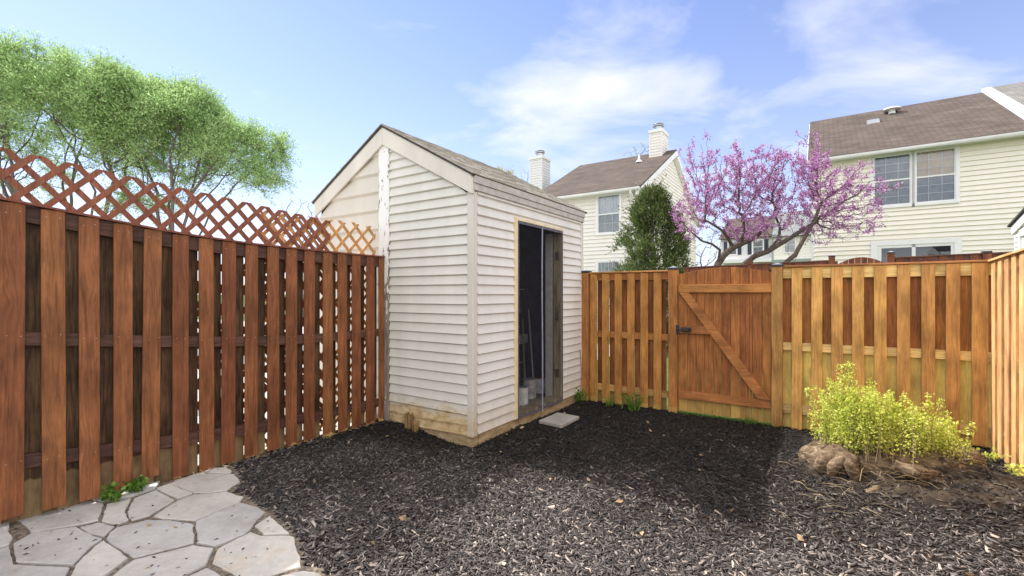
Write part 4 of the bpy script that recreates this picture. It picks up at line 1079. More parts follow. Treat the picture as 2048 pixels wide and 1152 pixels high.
r1 = slope_roof(H2, -.12, W2, -.32, EV2 - .32 * slp2 + .08, 4.4, RG2 + .08, 'roof_brown')
slope_roof(H2, -.12, W2, 9.1, EV2 - .32 * slp2 + .08, 4.4, RG2 + .08, 'roof_brown')
mb = MB()
for y0, y1, z0, z1 in ((-.32, 4.4, EV2 - .32 * slp2, RG2),):
    mb.hexa([(-.14, y0, z0 - .16), (-.02, y0, z0 - .16), (-.02, y1, z1 - .16), (-.14, y1, z1 - .16), (-.14, y0, z0 + .01), (-.02, y0, z0 + .01), (-.02, y1, z1 + .01), (-.14, y1, z1 + .01)])
mb.build('rake_board', 'gutter', H2)
mb = MB(); mb.box(-.1, W2, -.30, -.016, EV2 - .20, EV2 - .12); mb.build('soffit', 'gutter', H2)
gutter(H2, -.13, W2 + .06, -.32, EV2 - .32 * slp2 + .04)
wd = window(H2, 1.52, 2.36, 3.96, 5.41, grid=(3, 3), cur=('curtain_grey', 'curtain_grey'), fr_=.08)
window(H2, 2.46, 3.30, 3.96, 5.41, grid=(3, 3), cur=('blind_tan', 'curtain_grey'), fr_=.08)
# sliding door
mb = MB(); mb.box(1.45, 3.42, -.05, -.001, 2.80, 2.93); mb.box(1.45, 1.60, -.05, -.001, .5, 2.80); mb.box(3.27, 3.42, -.05, -.001, .5, 2.80); dr = mb.build('patio_door', 'white', H2)
mb = MB(); mb.box(2.38, 2.46, -.03, .0, .6, 2.8); mb.box(1.60, 1.70, -.03, 0, .6, 2.8); mb.box(3.2, 3.27, -.03, 0, .6, 2.8); mb.box(1.7, 3.2, -.03, 0, 2.72, 2.8); mb.build('door_sash', 'gutter', dr)
mb = MB(); mb.q([(1.6, -.012, .6), (3.27, -.012, .6), (3.27, -.012, 2.8), (1.6, -.012, 2.8)]); mb.build('pane', 'glass', dr)
# roof furniture of house 2
def rz2(y): return EV2 + .08 + y * slp2
mb = MB(); mb.lathe([(.10, 0), (.10, .14)], (2.3, 3.6, rz2(3.6) - .02), 14); mb.lathe([(.24, .13), (.27, .15), (.24, .19), (.10, .22), (.02, .23)], (2.3, 3.6, rz2(3.6) - .02), 20); mb.build('roof_fan', 'gutter', H2)
mb = MB(); y_ = 2.9; mb.hexa([(1.55, y_ - .2, rz2(y_ - .2)), (1.9, y_ - .2, rz2(y_ - .2)), (1.9, y_ + .12, rz2(y_ + .12)), (1.55, y_ + .12, rz2(y_ + .12)), (1.57, y_ - .19, rz2(y_ - .2) + .12), (1.88, y_ - .19, rz2(y_ - .2) + .12), (1.88, y_ + .1, rz2(y_ + .12) + .05), (1.57, y_ + .1, rz2(y_ + .12) + .05)]); mb.build('roof_vent', 'galv', H2)
# parapet and next unit
H3 = thing('house', 'grey-roofed end house rising behind a white parapet, far right', 'house', (P2[0], P2[1], 0), -A0)
mb = MB(); d = .16
mb.hexa([(W2, -.4, EV2 - .4 * slp2 - .1), (W2 + .22, -.4, EV2 - .4 * slp2 - .1), (W2 + .22, 4.5, RG2 - .1), (W2, 4.5, RG2 - .1), (W2, -.4, EV2 - .4 * slp2 + .08 + d), (W2 + .22, -.4, EV2 - .4 * slp2 + .08 + d), (W2 + .22, 4.5, RG2 + .08 + d), (W2, 4.5, RG2 + .08 + d)])
mb.build('parapet', 'white', H3)
mb = MB(); mb.box(W2 + .22, 11, 0.02, 8.7, 2, EV2); mb.build('wall', 'h_cream', H3)
slope_roof(H3, W2 + .23, 11, -.25, EV2 + .1, 4.6, RG2 + .26, 'roof_grey')
slope_roof(H3, W2 + .23, 11, 9.4, EV2 + .1, 4.6, RG2 + .26, 'roof_grey')
# far houses behind the redbud
cxh = 20.2; HF = thing('house', 'small far pale-grey townhouse with dark shutters seen under the redbud', 'house', (cxh, 36, 0), -A0)
mb = MB(); lap(mb, FRONT, 0, 5.9, .16, lambda z: (-3.7, 0), .012); mb.build('front_wall', 'h_grey', HF)
slope_roof(HF, -3.8, .0, -.3, 5.85, 4.4, 8.1, 'roof_brown'); slope_roof(HF, -3.8, .0, 9, 5.85, 4.4, 8.1, 'roof_brown')
mb = MB(); mb.box(-3.7, -.05, .05, 8.7, 0, 5.8); mb.build('side_wall', 'h_grey', HF)
window(HF, -1.32, -.62, 4.55, 5.6, grid=(2, 1), y=-.02)
window(HF, -3.1, -2.5, 4.55, 5.6, grid=(2, 1), y=-.02)
for xx in (-1.70, -.52, -3.45, -2.42):
    mb = MB(); mb.box(xx, xx + .27, -.06, -.02, 4.5, 5.65); mb.build('shutter', 'shutter', HF)
mb = MB(); mb.box(-3.5, 0, -.5, -.02, 3.85, 4.12); mb.build('porch_beam', 'white', HF)
fcv = bpy.data.curves.new('house_number', 'FONT'); fcv.body = '3814'; fcv.size = .26; fcv.extrude = .006
tmp = bpy.data.objects.new('text_source', fcv); me_ = bpy.data.meshes.new_from_object(tmp); bpy.data.objects.remove(tmp)
fo = bpy.data.objects.new('house_number', me_); COL.objects.link(fo); fo.parent = HF; fo.location = (-.95, -.06, 3.60); fo.rotation_euler = (R(90), 0, 0); me_.materials.clear(); me_.materials.append(M['int_dark'])
HG = thing('house', 'small far cream townhouse with green-grey roof beside the pale-grey one', 'house', (cxh, 36, 0), -A0)
mb = MB(); lap(mb, lambda a, o, z: (a, -.3 - o, z), 0, 5.8, .16, lambda z: (.06, 5.2), .012); mb.build('front_wall', 'h_cream', HG)
slope_roof(HG, .02, 5.4, -.6, 5.75, 4.4, 8.3, 'roof_green'); slope_roof(HG, .02, 5.4, 9, 5.75, 4.4, 8.3, 'roof_green')
mb = MB(); mb.box(.08, 5.2, -.25, 8.7, 0, 5.7); mb.build('side_wall', 'h_cream', HG)
window(HG, .85, 1.55, 4.5, 5.65, grid=(1, 1), y=-.32)
window(HG, 2.6, 3.2, 4.5, 5.65, grid=(2, 2), y=-.32)
mb = MB(); mb.box(.04, 5.3, -.9, -.33, 3.7, 3.95); mb.box(.0, .12, -.36, -.3, 0, 5.7); mb.build('porch_beam', plain('green_trim', (.30, .36, .33)), HG)
# far long house on the left
HL = thing('house', 'distant white house with grey roof glimpsed through the lattice', 'house', (-8.5, 27, 0), -A0)
mb = MB(); lap(mb, FRONT, 0, 4.2, .15, lambda z: (-6, 0), .014); lap(mb, lambda a, o, z: (o, a, z), 0, 4.2, .15, lambda z: (0, 6), .014); mb.build('front_wall', 'h_grey', HL)
slope_roof(HL, -6.2, .2, -.3, 4.15, 3, 5.4, 'roof_grey'); slope_roof(HL, -6.2, .2, 6.3, 4.15, 3, 5.4, 'roof_grey')
gutter(HL, -6.2, .2, -.3, 4.12)
# small neighbour shed at the right edge
NS = thing('shed', 'small white neighbour shed at the right edge beyond the fence', 'shed', (10.43, 9.6, 0), -A0 - math.pi / 2)
def nr_(z): return (.05, 2.3) if z < 2.66 else (max(.05, (z - 2.66) / .25), 2.3)
mb = MB(); lap(mb, FRONT, 0, 2.95, .098, nr_, .013, [(.36, 1.2, 0, 2.55)]); mb.build('side_wall', 'h_white', NS)
mb = MB(); mb.box(.0, .05, -.02, 0, 0, 2.7); mb.build('corner_trim', 'white', NS)
mb = MB(); mb.hexa([(-.06, -.05, 2.62), (2.3, -.05, 3.2), (2.3, -.02, 3.2), (-.06, -.02, 2.62), (-.06, -.05, 2.80), (2.3, -.05, 3.38), (2.3, -.02, 3.38), (-.06, -.02, 2.80)]); mb.build('rake_board', 'white', NS)
mb = MB(); mb.hexa([(-.14, -.09, 2.79), (2.4, -.09, 3.42), (2.4, 2.2, 3.42), (-.14, 2.2, 2.79), (-.14, -.09, 2.83), (2.4, -.09, 3.46), (2.4, 2.2, 3.46), (-.14, 2.2, 2.83)]); mb.build('roof', 'edge_dark', NS)
mb = MB(); mb.box(.28, .36, -.035, .0, 0, 2.63); mb.box(.36, 1.2, -.035, 0, 2.55, 2.63); mb.box(.36, 1.2, .005, .02, 0, 2.55); mb.build('door', 'white', NS)

# ---------------------------------------------------------------- trees
def colonize(seeds, att, step, infl, kill, iters=120, trop=(0, 0, 0), jit=.15):
    """seeds: list of polylines (numpy n,3); returns nodes, parents"""
    pos = []; par = []
    for pl in seeds:
        for i, p in enumerate(pl):
            if i == 0 and len(pl) and isinstance(p, tuple) and len(p) == 1: continue
            pos.append(np.array(p, float)); par.append(-1 if i == 0 else len(pos) - 2)
    att = att.copy(); pos = list(pos)
    near = np.full(len(att), -1); nd = np.full(len(att), 1e9)
    done = 0
    for it in range(iters):
        new = np.array(pos[done:])
        if len(new) == 0: break
        D = np.linalg.norm(att[:, None, :] - new[None], axis=2); j = D.argmin(1); dj = D[np.arange(len(att)), j]
        upd = dj < nd; near[upd] = j[upd] + done; nd[upd] = dj[upd]
        done = len(pos)
        keep = nd > kill; att = att[keep]; near = near[keep]; nd = nd[keep]
        if len(att) == 0: break
        act = nd < infl
        if not act.any(): break
        for k in np.unique(near[act]):
            m = act & (near == k); d = unit(att[m] - pos[k]).mean(0) + np.array(trop) + rng.normal(0, jit, 3)
            d /= np.linalg.norm(d) + 1e-9
            pos.append(pos[k] + d * step); par.append(k)
    return np.array(pos), np.array(par)
def radii(pos, par, tip, p=2.2, mx=None):
    r = np.zeros(len(pos)); has = np.zeros(len(pos))
    for i in range(len(pos) - 1, -1, -1):
        if r[i] == 0: r[i] = tip
        else: r[i] = r[i] ** (1 / p)
        if par[i] >= 0: r[par[i]] += r[i] ** p
    if mx: r = np.minimum(r, mx)
    return r
def branch_mesh(name, pos, par, r, mat, parent, n=5):
    ch = {}
    for i, p in enumerate(par): ch.setdefault(p, []).append(i)
    mb = MB(); stack = [(i, None) for i in ch.get(-1, [])]
    while stack:
        i, frm = stack.pop(); path = [i] if frm is None else [frm, i]
        rr = [r[i]] if frm is None else [r[i], r[i]]
        c = i
        while c in ch:
            ks = sorted(ch[c], key=lambda q: -r[q]); 
            for q in ks[1:]: stack.append((q, c))
            c = ks[0]; path.append(c); rr.append(r[c])
        if len(path) > 1: mb.tube([pos[q] for q in path], rr, n if rr[0] > .012 else 3, cap=False)
    return mb.build(name, mat, parent, smooth=True)
def ell(n, c, r):
    v = unit(rng.normal(size=(n, 3))) * (rng.uniform(0, 1, n) ** (1 / 2.4))[:, None]; return v * np.array(r) + np.array(c)
def dome(n, c, rx, ry, rz_up, rz_dn, lo=.25):
    v = unit(rng.normal(size=(n, 3))) * (rng.uniform(lo, 1, n) ** (1 / 2.6))[:, None]
    v[:, 2] = np.where(v[:, 2] > 0, v[:, 2] * rz_up, v[:, 2] * rz_dn); v[:, 0] *= rx; v[:, 1] *= ry
    return v + np.array(c)
def P(px, py, Yd): return np.array([(px - 1024) / 927 * Yd, Yd, 1.4 + (587 - py) / 927 * Yd])
def elm(label, base_px, Yd, blobs, natt, leaves):
    b = P(base_px, 587, Yd); b[2] = -.05
    t = thing('tree', label, 'tree', tuple(b), 0, 'vase-shaped trees beyond the left fence')
    att = np.concatenate([dome(int(natt * w), P(x, y, Yd + dy) - b, rx, ry, ru, rd) for (x, y, dy, rx, ry, ru, rd, w) in blobs])
    # ragged outline: push attractors in and out by a bumpy function of direction
    cen = att.mean(0)
    bump = np.array([mnoise.noise((p[0] * .9, p[1] * .9, p[2] * .9)) for p in att])
    att = att + unit(att - cen) * (bump * .75)[:, None]
    tr = [np.array([0, 0, 0.]), np.array([.02, 0, .5]), np.array([0, .03, 1.0]), np.array([.02, 0, 1.5])]
    seeds = [tr]
    for k in range(8):                       # limbs fan out, nearly straight, from the low fork
        tgt = cen + (att[rng.integers(0, len(att))] - cen) * np.array([.9, .9, .3]); st0 = tr[1 + k % 3] + rng.normal(0, .03, 3)
        seeds.append([st0 + (tgt - st0) * f + np.array([0, 0, .5]) * math.sin(f * math.pi) * .6 + rng.normal(0, .03, 3) for f in np.linspace(0, .62, 9)])
    pos, par = colonize(seeds, att, .24, 3.2, .30, 80, trop=(0, 0, .14), jit=.07)
    r = radii(pos, par, .010, 2.25, .17)
    branch_mesh('trunk', pos, par, r, 'bark_grey', t, 5)
    hgt = pos[:, 2]; rim = np.linalg.norm((pos - att.mean(0)) / att.std(0), axis=1)
    idx = np.nonzero((r < .021) & (par >= 0))[0]
    cn = np.array([mnoise.noise((p[0] * 1.3, p[1] * 1.3, p[2] * 1.6)) for p in pos[idx]])
    wgt = np.clip(.0 + .7 * (hgt[idx] - np.percentile(hgt, 38)) / (np.percentile(hgt, 90) - np.percentile(hgt, 30)) + .45 * (rim[idx] - 1.2), .03, 1.5) * np.clip(.7 + 1.3 * cn, .08, 1.4)
    k = idx[rng.choice(len(idx), leaves // 14, p=wgt / wgt.sum())]
    # twigs: short feathery shoots lined with leaves
    tw = unit(unit(pos[k] - pos[par[k]]) + rng.normal(0, .55, (len(k), 3))); c = []; dd = []
    mbt = MB()
    for q in range(14):
        f = (q + rng.uniform(0, 1, (len(k), 1))) / 14
        c.append(pos[k] + tw * f * .72 + np.array([0, 0, -.12]) * f ** 2 + rng.normal(0, .045, (len(k), 3)))
        dd.append(tw + rng.normal(0, .55, (len(k), 3)))
    fast_mesh('crown', leaf_verts(np.concatenate(c), .078, .40, dirs=np.concatenate(dd)), 4, 'leaf_elm', t)
    w_ = .004; s_ = unit(np.cross(tw, rng.normal(size=tw.shape))) * w_
    p0 = pos[k]; p1 = pos[k] + tw * .66 + np.array([0, 0, -.11])
    fast_mesh('twigs', np.stack([p0 - s_, p0 + s_, p1 + s_ * .4, p1 - s_ * .4], 1).reshape(-1, 3), 4, 'bark_grey', t)
    return t
elm('taller light-green tree at the far left, its limbs fanning up behind the lattice', 150, 15.0,
    [(90, 222, 0, 2.4, 2.2, 1.6, 2.1, .40), (-90, 240, 0, 2.2, 2.0, 1.9, 2.2, .25), (215, 235, 0, 1.7, 1.8, 1.55, 1.9, .25), (30, 330, .5, 1.6, 1.6, .8, 1.0, .10)], 2100, 160000)
elm('lower light-green tree right of the tallest, drooping towards the shed roof', 340, 15.5,
    [(340, 265, 0, 1.8, 1.8, 1.65, 1.9, .45), (440, 310, 0, 1.45, 1.5, 1.0, 1.0, .30), (480, 350, 0, .85, 1.0, .60, .60, .15), (300, 400, 0, 1.3, 1.2, .6, .5, .10)], 1800, 130000)
# redbud
YR = 10.5
def redbud():
    b = P(1430, 587, YR); b[2] = -.05
    t = thing('tree', 'spreading redbud in purple-pink blossom with crooked bare limbs', 'tree', tuple(b))
    q = lambda x, y, dy=0: P(x, y, YR + dy) - b
    att = np.concatenate([ell(1000, q(1440, 375), (.95, .8, .85)), ell(950, q(1530, 365), (1.15, .9, .85)), ell(750, q(1620, 385), (1.0, .9, .75)), ell(480, q(1700, 390), (.85, .8, .7)),
                          ell(200, q(1380, 440), (.45, .6, .5)), ell(120, q(1470, 310), (.18, .2, .38)), ell(120, q(1560, 315), (.25, .25, .35)), ell(80, q(1775, 375), (.5, .3, .14)), ell(90, q(1630, 320), (.15, .2, .35))])
    for _ in range(26):
        px_ = rnd.uniform(1360, 1740); top = 320 - 26 * math.sin((px_ - 1360) / 380 * math.pi) + rnd.uniform(-22, 22) + (18 if px_ > 1660 else 0)
        c0 = q(px_, top); c0[1] += rnd.uniform(-.5, .5); att = np.concatenate([att, ell(26, c0, (.05, .05, .32))])
    att = np.concatenate([att, ell(160, q(1372, 420), (.35, .5, .32)), ell(420, q(1500, 462), (1.2, .8, .30)), ell(420, q(1650, 462), (1.1, .8, .34)), ell(60, q(1740, 445), (.4, .5, .35))])
    seeds = [[np.zeros(3), q(1428, 545), q(1436, 528), q(1448, 510), q(1466, 495, .1), q(1482, 488, .1), q(1500, 480, .15), q(1520, 466, .2), q(1535, 452, .2)],
             [q(1425, 560, .1) * np.array([1, 1, 0]), q(1490, 527, .1), q(1510, 512, .1), q(1535, 503, .05), q(1560, 488, 0), q(1585, 473, 0), q(1608, 458, 0), q(1630, 445, 0)],
             [q(1530, 560, -.2) * np.array([1, 1, 0]), q(1565, 530, -.3), q(1590, 510, -.3), q(1602, 488, -.3), q(1618, 460, -.3), q(1632, 434, -.3), q(1640, 410, -.3)],
             [q(1466, 495, .1), q(1457, 478), q(1446, 462, -.1), q(1428, 450, -.2), q(1410, 440, -.2)],
             [q(1436, 528), q(1440, 500, -.2), q(1424, 488, -.3), q(1404, 482, -.3), q(1390, 470, -.3)],
             [q(1482, 488, .1), q(1488, 465, .0), q(1487, 440, -.1)],
             [q(1535, 503, .05), q(1556, 478, .3), q(1560, 455, .3), q(1548, 425, .3)]]
    pos, par = colonize(seeds, att, .10, 3.5, .125, 100, trop=(0, 0, .10), jit=.30)
    r = radii(pos, par, .0038, 2.15, .085)
    # trunks: force natural thickness on the seed limbs
    n0 = 0
    for s, (ra, rb) in zip(seeds, ((.088, .042), (.072, .036), (.06, .032), (.04, .022), (.032, .02), (.04, .028), (.035, .022))):
        for i in range(len(s)): r[n0 + i] = max(r[n0 + i] * .6, ra + (rb - ra) * i / (len(s) - 1))
        n0 += len(s)
    branch_mesh('trunk', pos, par, r, 'bark_red', t, 6)
    th = (r < .013) & (par >= 0)
    idx = np.nonzero(th)[0]
    w = rng.uniform(0, 1, len(idx))
    # blossom clings in tufts to the thin wood; denser to the left
    x = pos[idx][:, 0] + b[0]; prob = np.clip(1.15 - .28 * (x - P(1560, 0, YR)[0]), .35, 1.0)
    zpx = 587 - (pos[idx][:, 2] - 1.45) * 927 / YR
    prob = prob * np.clip((488 - zpx) / 45, .03, 1) * np.clip(.75 + 1.3 * np.array([mnoise.noise((p[0] * 2.6, p[1] * 2.6, p[2] * 2.6)) for p in pos[idx]]), .15, 1.3)
    idx = idx[w < prob * .80]
    cs = []
    for i in idx:
        m = rng.integers(12, 40); tt = rng.uniform(0, 1, (m, 1)); base = pos[i] * (1 - tt) + pos[par[i]] * tt
        cs.append(base + rng.normal(0, .030, (m, 3)))
    c = np.concatenate(cs)
    v = leaf_verts(c, .034, .8)
    fast_mesh('blossom', v, 4, 'blossom', t)
    k = rng.integers(0, len(idx), 900); c = pos[idx[k]] + rng.normal(0, .05, (900, 3)); c[:, 2] -= .03
    fast_mesh('seed_pods', leaf_verts(c, .06, .28, dirs=rng.normal(0, .35, (900, 3)) + np.array([0, 0, -1])), 4, 'seedpod', t)
    k = rng.integers(0, len(idx), 700); c = pos[idx[k]] + rng.normal(0, .06, (700, 3)); c[:, 2] += .03
    fast_mesh('young_leaves', leaf_verts(c, .04, .6), 4, 'leaf_yellow', t)
redbud()
# evergreen
def cedar():
    Yd = 12.0; b = P(1305, 587, Yd); b[2] = -.05
    t = thing('tree', 'dense dark-green conical evergreen in front of the off-white house', 'tree', tuple(b))
    H = 4.3; n = 7500
    z = rng.uniform(.0, 1, n) ** .85
    def prof(u): return .92 * np.where(u < .35, .84 + .16 * np.sin(u / .35 * np.pi / 2), np.clip(1 - ((u - .35) / .66) ** 2.1, 0, 1) ** .85)
    a = rng.uniform(0, 2 * np.pi, n); lump = 1 + .17 * np.sin(a * 3 + z * 9) + .13 * np.sin(a * 6 - z * 17) + .09 * np.sin(a * 11 + z * 31)
    rr = prof(z) * lump * rng.uniform(.25, 1.0, n) ** .55 + .02
    base = np.stack([rr * np.cos(a), rr * np.sin(a), z * H * .95], 1)
    nz = np.array([mnoise.noise((p[0] * 2.4, p[1] * 2.4, p[2] * 1.5)) for p in base])
    keep = (nz > -.16) | (rr < prof(z) * .72); base = base[keep]; a = a[keep]; z = z[keep]; rr = rr[keep]; nz = nz[keep]; n = len(base)
    base += np.stack([np.cos(a), np.sin(a), np.zeros(n)], 1) * (nz * .28)[:, None]
    out = np.stack([np.cos(a) * .8, np.sin(a) * .8, rng.uniform(.3, 1.7, n)], 1); out = unit(out + rng.normal(0, .4, (n, 3)))
    C_ = []; D_ = []
    for k in range(16):                      # each spray: a fan of scale-leaf strips
        tt = rng.uniform(0, 1, (n, 1)); side = unit(np.cross(out, rng.normal(size=(n, 3))))
        L = rng.uniform(.10, .24, (n, 1)) * (1 + 1.1 * (np.arange(n) % 9 == 0))[:, None]
        C_.append(base + out * L * tt + side * (.05 * (1 - tt * .6) * rng.uniform(-1, 1, (n, 1)))); D_.append(out + side * rng.uniform(-1., 1., (n, 1)))
    v = leaf_verts(np.concatenate(C_), .058, .32, dirs=np.concatenate(D_))
    fast_mesh('crown', v, 4, 'leaf_cedar', t)
    # inner limbs
    mb = MB(); mb.tube([(0, 0, 0), (.02, 0, 1.5), (0, .02, 3), (0, 0, 4.1)], [.08, .06, .035, .008], 7)
    for k in range(70):
        zz0 = rnd.uniform(.3, 3.6); aa = rnd.uniform(0, 6.28); L = float(prof(np.array(zz0 / H))) * .9
        mb.tube([(0, 0, zz0), (math.cos(aa) * L * .5, math.sin(aa) * L * .5, zz0 + .2), (math.cos(aa) * L, math.sin(aa) * L, zz0 + .55)], [.018, .012, .004], 4)
    mb.build('trunk', 'bark_grey', t, smooth=True)
cedar()
# bare / budding background trees
def bare(label, px, Yd, blobs, natt, leaf=None, nl=0, r0=.01, base_z=-.05):
    b = P(px, 587, Yd); b[2] = base_z
    t = thing('tree', label, 'tree', tuple(b), 0, 'bare trees in the distance')
    att = np.concatenate([ell(int(natt * w), P(x, y, Yd) - b, (rx, rx, rz_)) for (x, y, rx, rz_, w) in blobs])
    zz1 = float(att[:, 2].min())
    seeds = [[np.array([0, 0, z_]) for z_ in np.linspace(0, max(1.0, zz1 * .7), 8)]]
    pos, par = colonize(seeds, att, .35, 8, .45, 60, trop=(0, 0, .1), jit=.25)
    r = radii(pos, par, r0, 2.1, .16)
    branch_mesh('trunk', pos, par, r, 'bark_far', t, 4)
    if nl:
        tips = pos[r < r0 * 2]; k = rng.integers(0, len(tips), nl)
        fast_mesh('crown', leaf_verts(tips[k] + rng.normal(0, .15, (nl, 3)), .10, .6), 4, leaf, t)
bare('thin bare tree right of the green trees, seen over the lattice', 605, 24, [(600, 435, 1.3, 1.3, .6), (560, 450, 1.0, .9, .4)], 260)
bare('twiggy treetop showing above the brown roof by the tall chimney', 1283, 34, [(1275, 298, .7, .5, .5), (1300, 300, .5, .45, .3), (1258, 312, .5, .35, .3)], 120, 'leaf_yellow', 120, .013)
bare('bare treetop left of the pale chimney', 1052, 34, [(1056, 350, .6, .7, .6), (1045, 365, .5, .5, .4)], 110)
bare('small yellow-green budding treetop just over the shed roof', 1008, 30, [(1010, 352, .75, .45, 1)], 120, 'leaf_yellow', 900)
bare('bare tree low between the off-white house and the redbud trunk', 1400, 30, [(1410, 505, 1.2, 1.2, .6), (1430, 480, 1.1, 1.0, .4)], 300)
bare('leafless shrub tangle in front of the far cream townhouse', 1585, 14, [(1590, 490, .45, .5, .6), (1620, 470, .4, .5, .4)], 90, r0=.006)

# ---------------------------------------------------------------- stump, bush, weeds
def stump():
    ox, oy, oz = yard(3.12, 1.22)
    oz = float(g_h(3.1, .9)) - .02
    t = thing('tree_stump', 'gnarled old tree stump with exposed roots under the yellow-green bush', 'stump', (ox, oy, 0), 0)
    # body: low lumpy disc
    mb = MB(); n, m = 72, 14; b = 0
    for j in range(m + 1):
        for i in range(n):
            a = 2 * math.pi * i / n; u_ = j / m
            lob = 1 + .14 * math.sin(3 * a + .6) + .09 * math.sin(5 * a + 2) + .05 * math.sin(9 * a)
            r = (.53 * (1 - u_ ** 2.2) ** .6) * lob if u_ < 1 else 0
            x = r * math.cos(a) * 1.15; y = r * math.sin(a) * .62
            z = .07 + .215 * u_ ** .75 + .04 * mnoise.noise((x * 9, y * 9, 1)) + .012 * mnoise.noise((x * 30, y * 30, 4))
            mb.v.append((x, y, z if j else -.02))
    for j in range(m):
        for i in range(n):
            i2 = (i + 1) % n; mb.f.append((j * n + i, j * n + i2, (j + 1) * n + i2, (j + 1) * n + i)); mb.mi.append(0)
    mb.build('stump_body', 'stump', t, smooth=True)
    def root(pts, rad, nm='root', sd=0):
        # resample and roughen
        P_ = [Vector(p) for p in pts]; out_p = []; out_r = []
        for i in range(len(P_) - 1):
            for k in range(5):
                f = k / 5; out_p.append(P_[i].lerp(P_[i + 1], f)); out_r.append(rad[i] * (1 - f) + rad[i + 1] * f)
        out_p.append(P_[-1]); out_r.append(rad[-1])
        mb = MB(); mb.tube(out_p, out_r, 14)
        mb.v = [tuple(Vector(v) + Vector((mnoise.noise((v[0] * 14 + sd, v[1] * 14, v[2] * 14)), mnoise.noise((v[0] * 14, v[1] * 14 + 5, v[2] * 14)), mnoise.noise((v[0] * 14, v[1] * 14, v[2] * 14 + 9)))) * .014) for v in mb.v]
        mb.build(nm, 'stump', t, smooth=True)
    return t, root
ST, root_ = stump()
stx, sty = ST.location.x, ST.location.y
def gp(px, py, z): p = px_ground(px, py, z); return (p[0] - stx, p[1] - sty, z)
root_([gp(1700, 920, .20), gp(1672, 905, .22), gp(1650, 915, .18), gp(1640, 935, .11), gp(1648, 952, .03)], [.045, .062, .055, .042, .022])
root_([gp(1715, 925, .20), gp(1690, 918, .20), gp(1668, 932, .15), gp(1660, 950, .07), gp(1668, 968, .0)], [.04, .052, .045, .034, .016], sd=3)
root_([gp(1705, 925, .19), gp(1700, 930, .18), gp(1712, 955, .10), gp(1722, 968, .05)], [.05, .045, .035, .02], sd=6)
root_([gp(1730, 985, .04), gp(1750, 980, .06), gp(1775, 980, .05), gp(1790, 990, .02)], [.02, .028, .026, .012], sd=8)
root_([gp(1790, 930, .22), gp(1830, 945, .20), gp(1880, 955, .14), gp(1930, 975, .06)], [.04, .045, .04, .02], sd=11)
root_([gp(1880, 925, .22), gp(1920, 940, .18), gp(1950, 960, .10), gp(1975, 985, .03)], [.05, .045, .035, .015], sd=14)
# soil mound around the stump
mb = MB(); n, m = 110, 30
for j in range(m + 1):
    for i in range(n):
        a = 2 * math.pi * i / n; u_ = j / m
        rx = .84 * (1 + .12 * math.sin(2 * a + 1) + .06 * math.sin(5 * a)); ry = .42 * (1 + .1 * math.sin(3 * a))
        # offset towards the right front
        la, lb = 3.25 + rx * (1 - u_) * math.cos(a), 1.0 + ry * (1 - u_) * math.sin(a)
        x, y = at(la, lb); z = float(g_h(la, lb)) - .02 + .035 * min(1, u_ * 5) + .02 * mnoise.noise((x * 9, y * 9, 0)) + .016 * mnoise.noise((x * 28, y * 28, 0))
        mb.v.append((x, y, z))
for j in range(m):
    for i in range(n):
        i2 = (i + 1) % n; mb.f.append((j * n + i, j * n + i2, (j + 1) * n + i2, (j + 1) * n + i)); mb.mi.append(0)
tag(mb.build('soil_mound', 'soil', smooth=True), kind='structure')
# dry grass and twigs on the mound
def blades(name, c, L, w, mat, dirs, curve=.4, parent=None):
    n = len(c); d = unit(dirs); s = unit(np.cross(d, rng.normal(size=(n, 3)))); L = (L * rng.uniform(.5, 1.3, n))[:, None]; dr = np.zeros((n, 3)); dr[:, :2] = d[:, :2]; dr = unit(dr + 1e-6)
    p0 = c; p1 = c + d * L * .55; p2 = c + d * L * .9 + dr * L * curve - np.array([0, 0, 1]) * L * curve * .5
    w = w / 2
    q1 = np.stack([p0 - s * w, p0 + s * w, p1 + s * w * .9, p1 - s * w * .9, p2 + s * w * .05, p2 - s * w * .05], 1).reshape(-1, 3)
    return fast_mesh(name, q1, 6, mat, parent, faces=[(0, 1, 2, 3), (3, 2, 4, 5)])
M['straw'] = leafm('straw', [(0, (.22, .16, .09)), (1, (.5, .40, .25))], .2)
n = 230
pc = np.array([px_ground(rnd.gauss(1800, 90), rnd.gauss(950, 22), .12) for _ in range(n)]); hh = np.array([float(g_h(*((p - CS) @ np.stack([U, V], 1)))) for p in pc])
o = blades('dry_grass', np.stack([pc[:, 0], pc[:, 1], hh + .05], 1), .13, .0035, 'straw', np.stack([rng.normal(0, 1, n), rng.normal(-.4, 1, n), rng.uniform(.0, .7, n)], 1)); tag(o, kind='stuff')
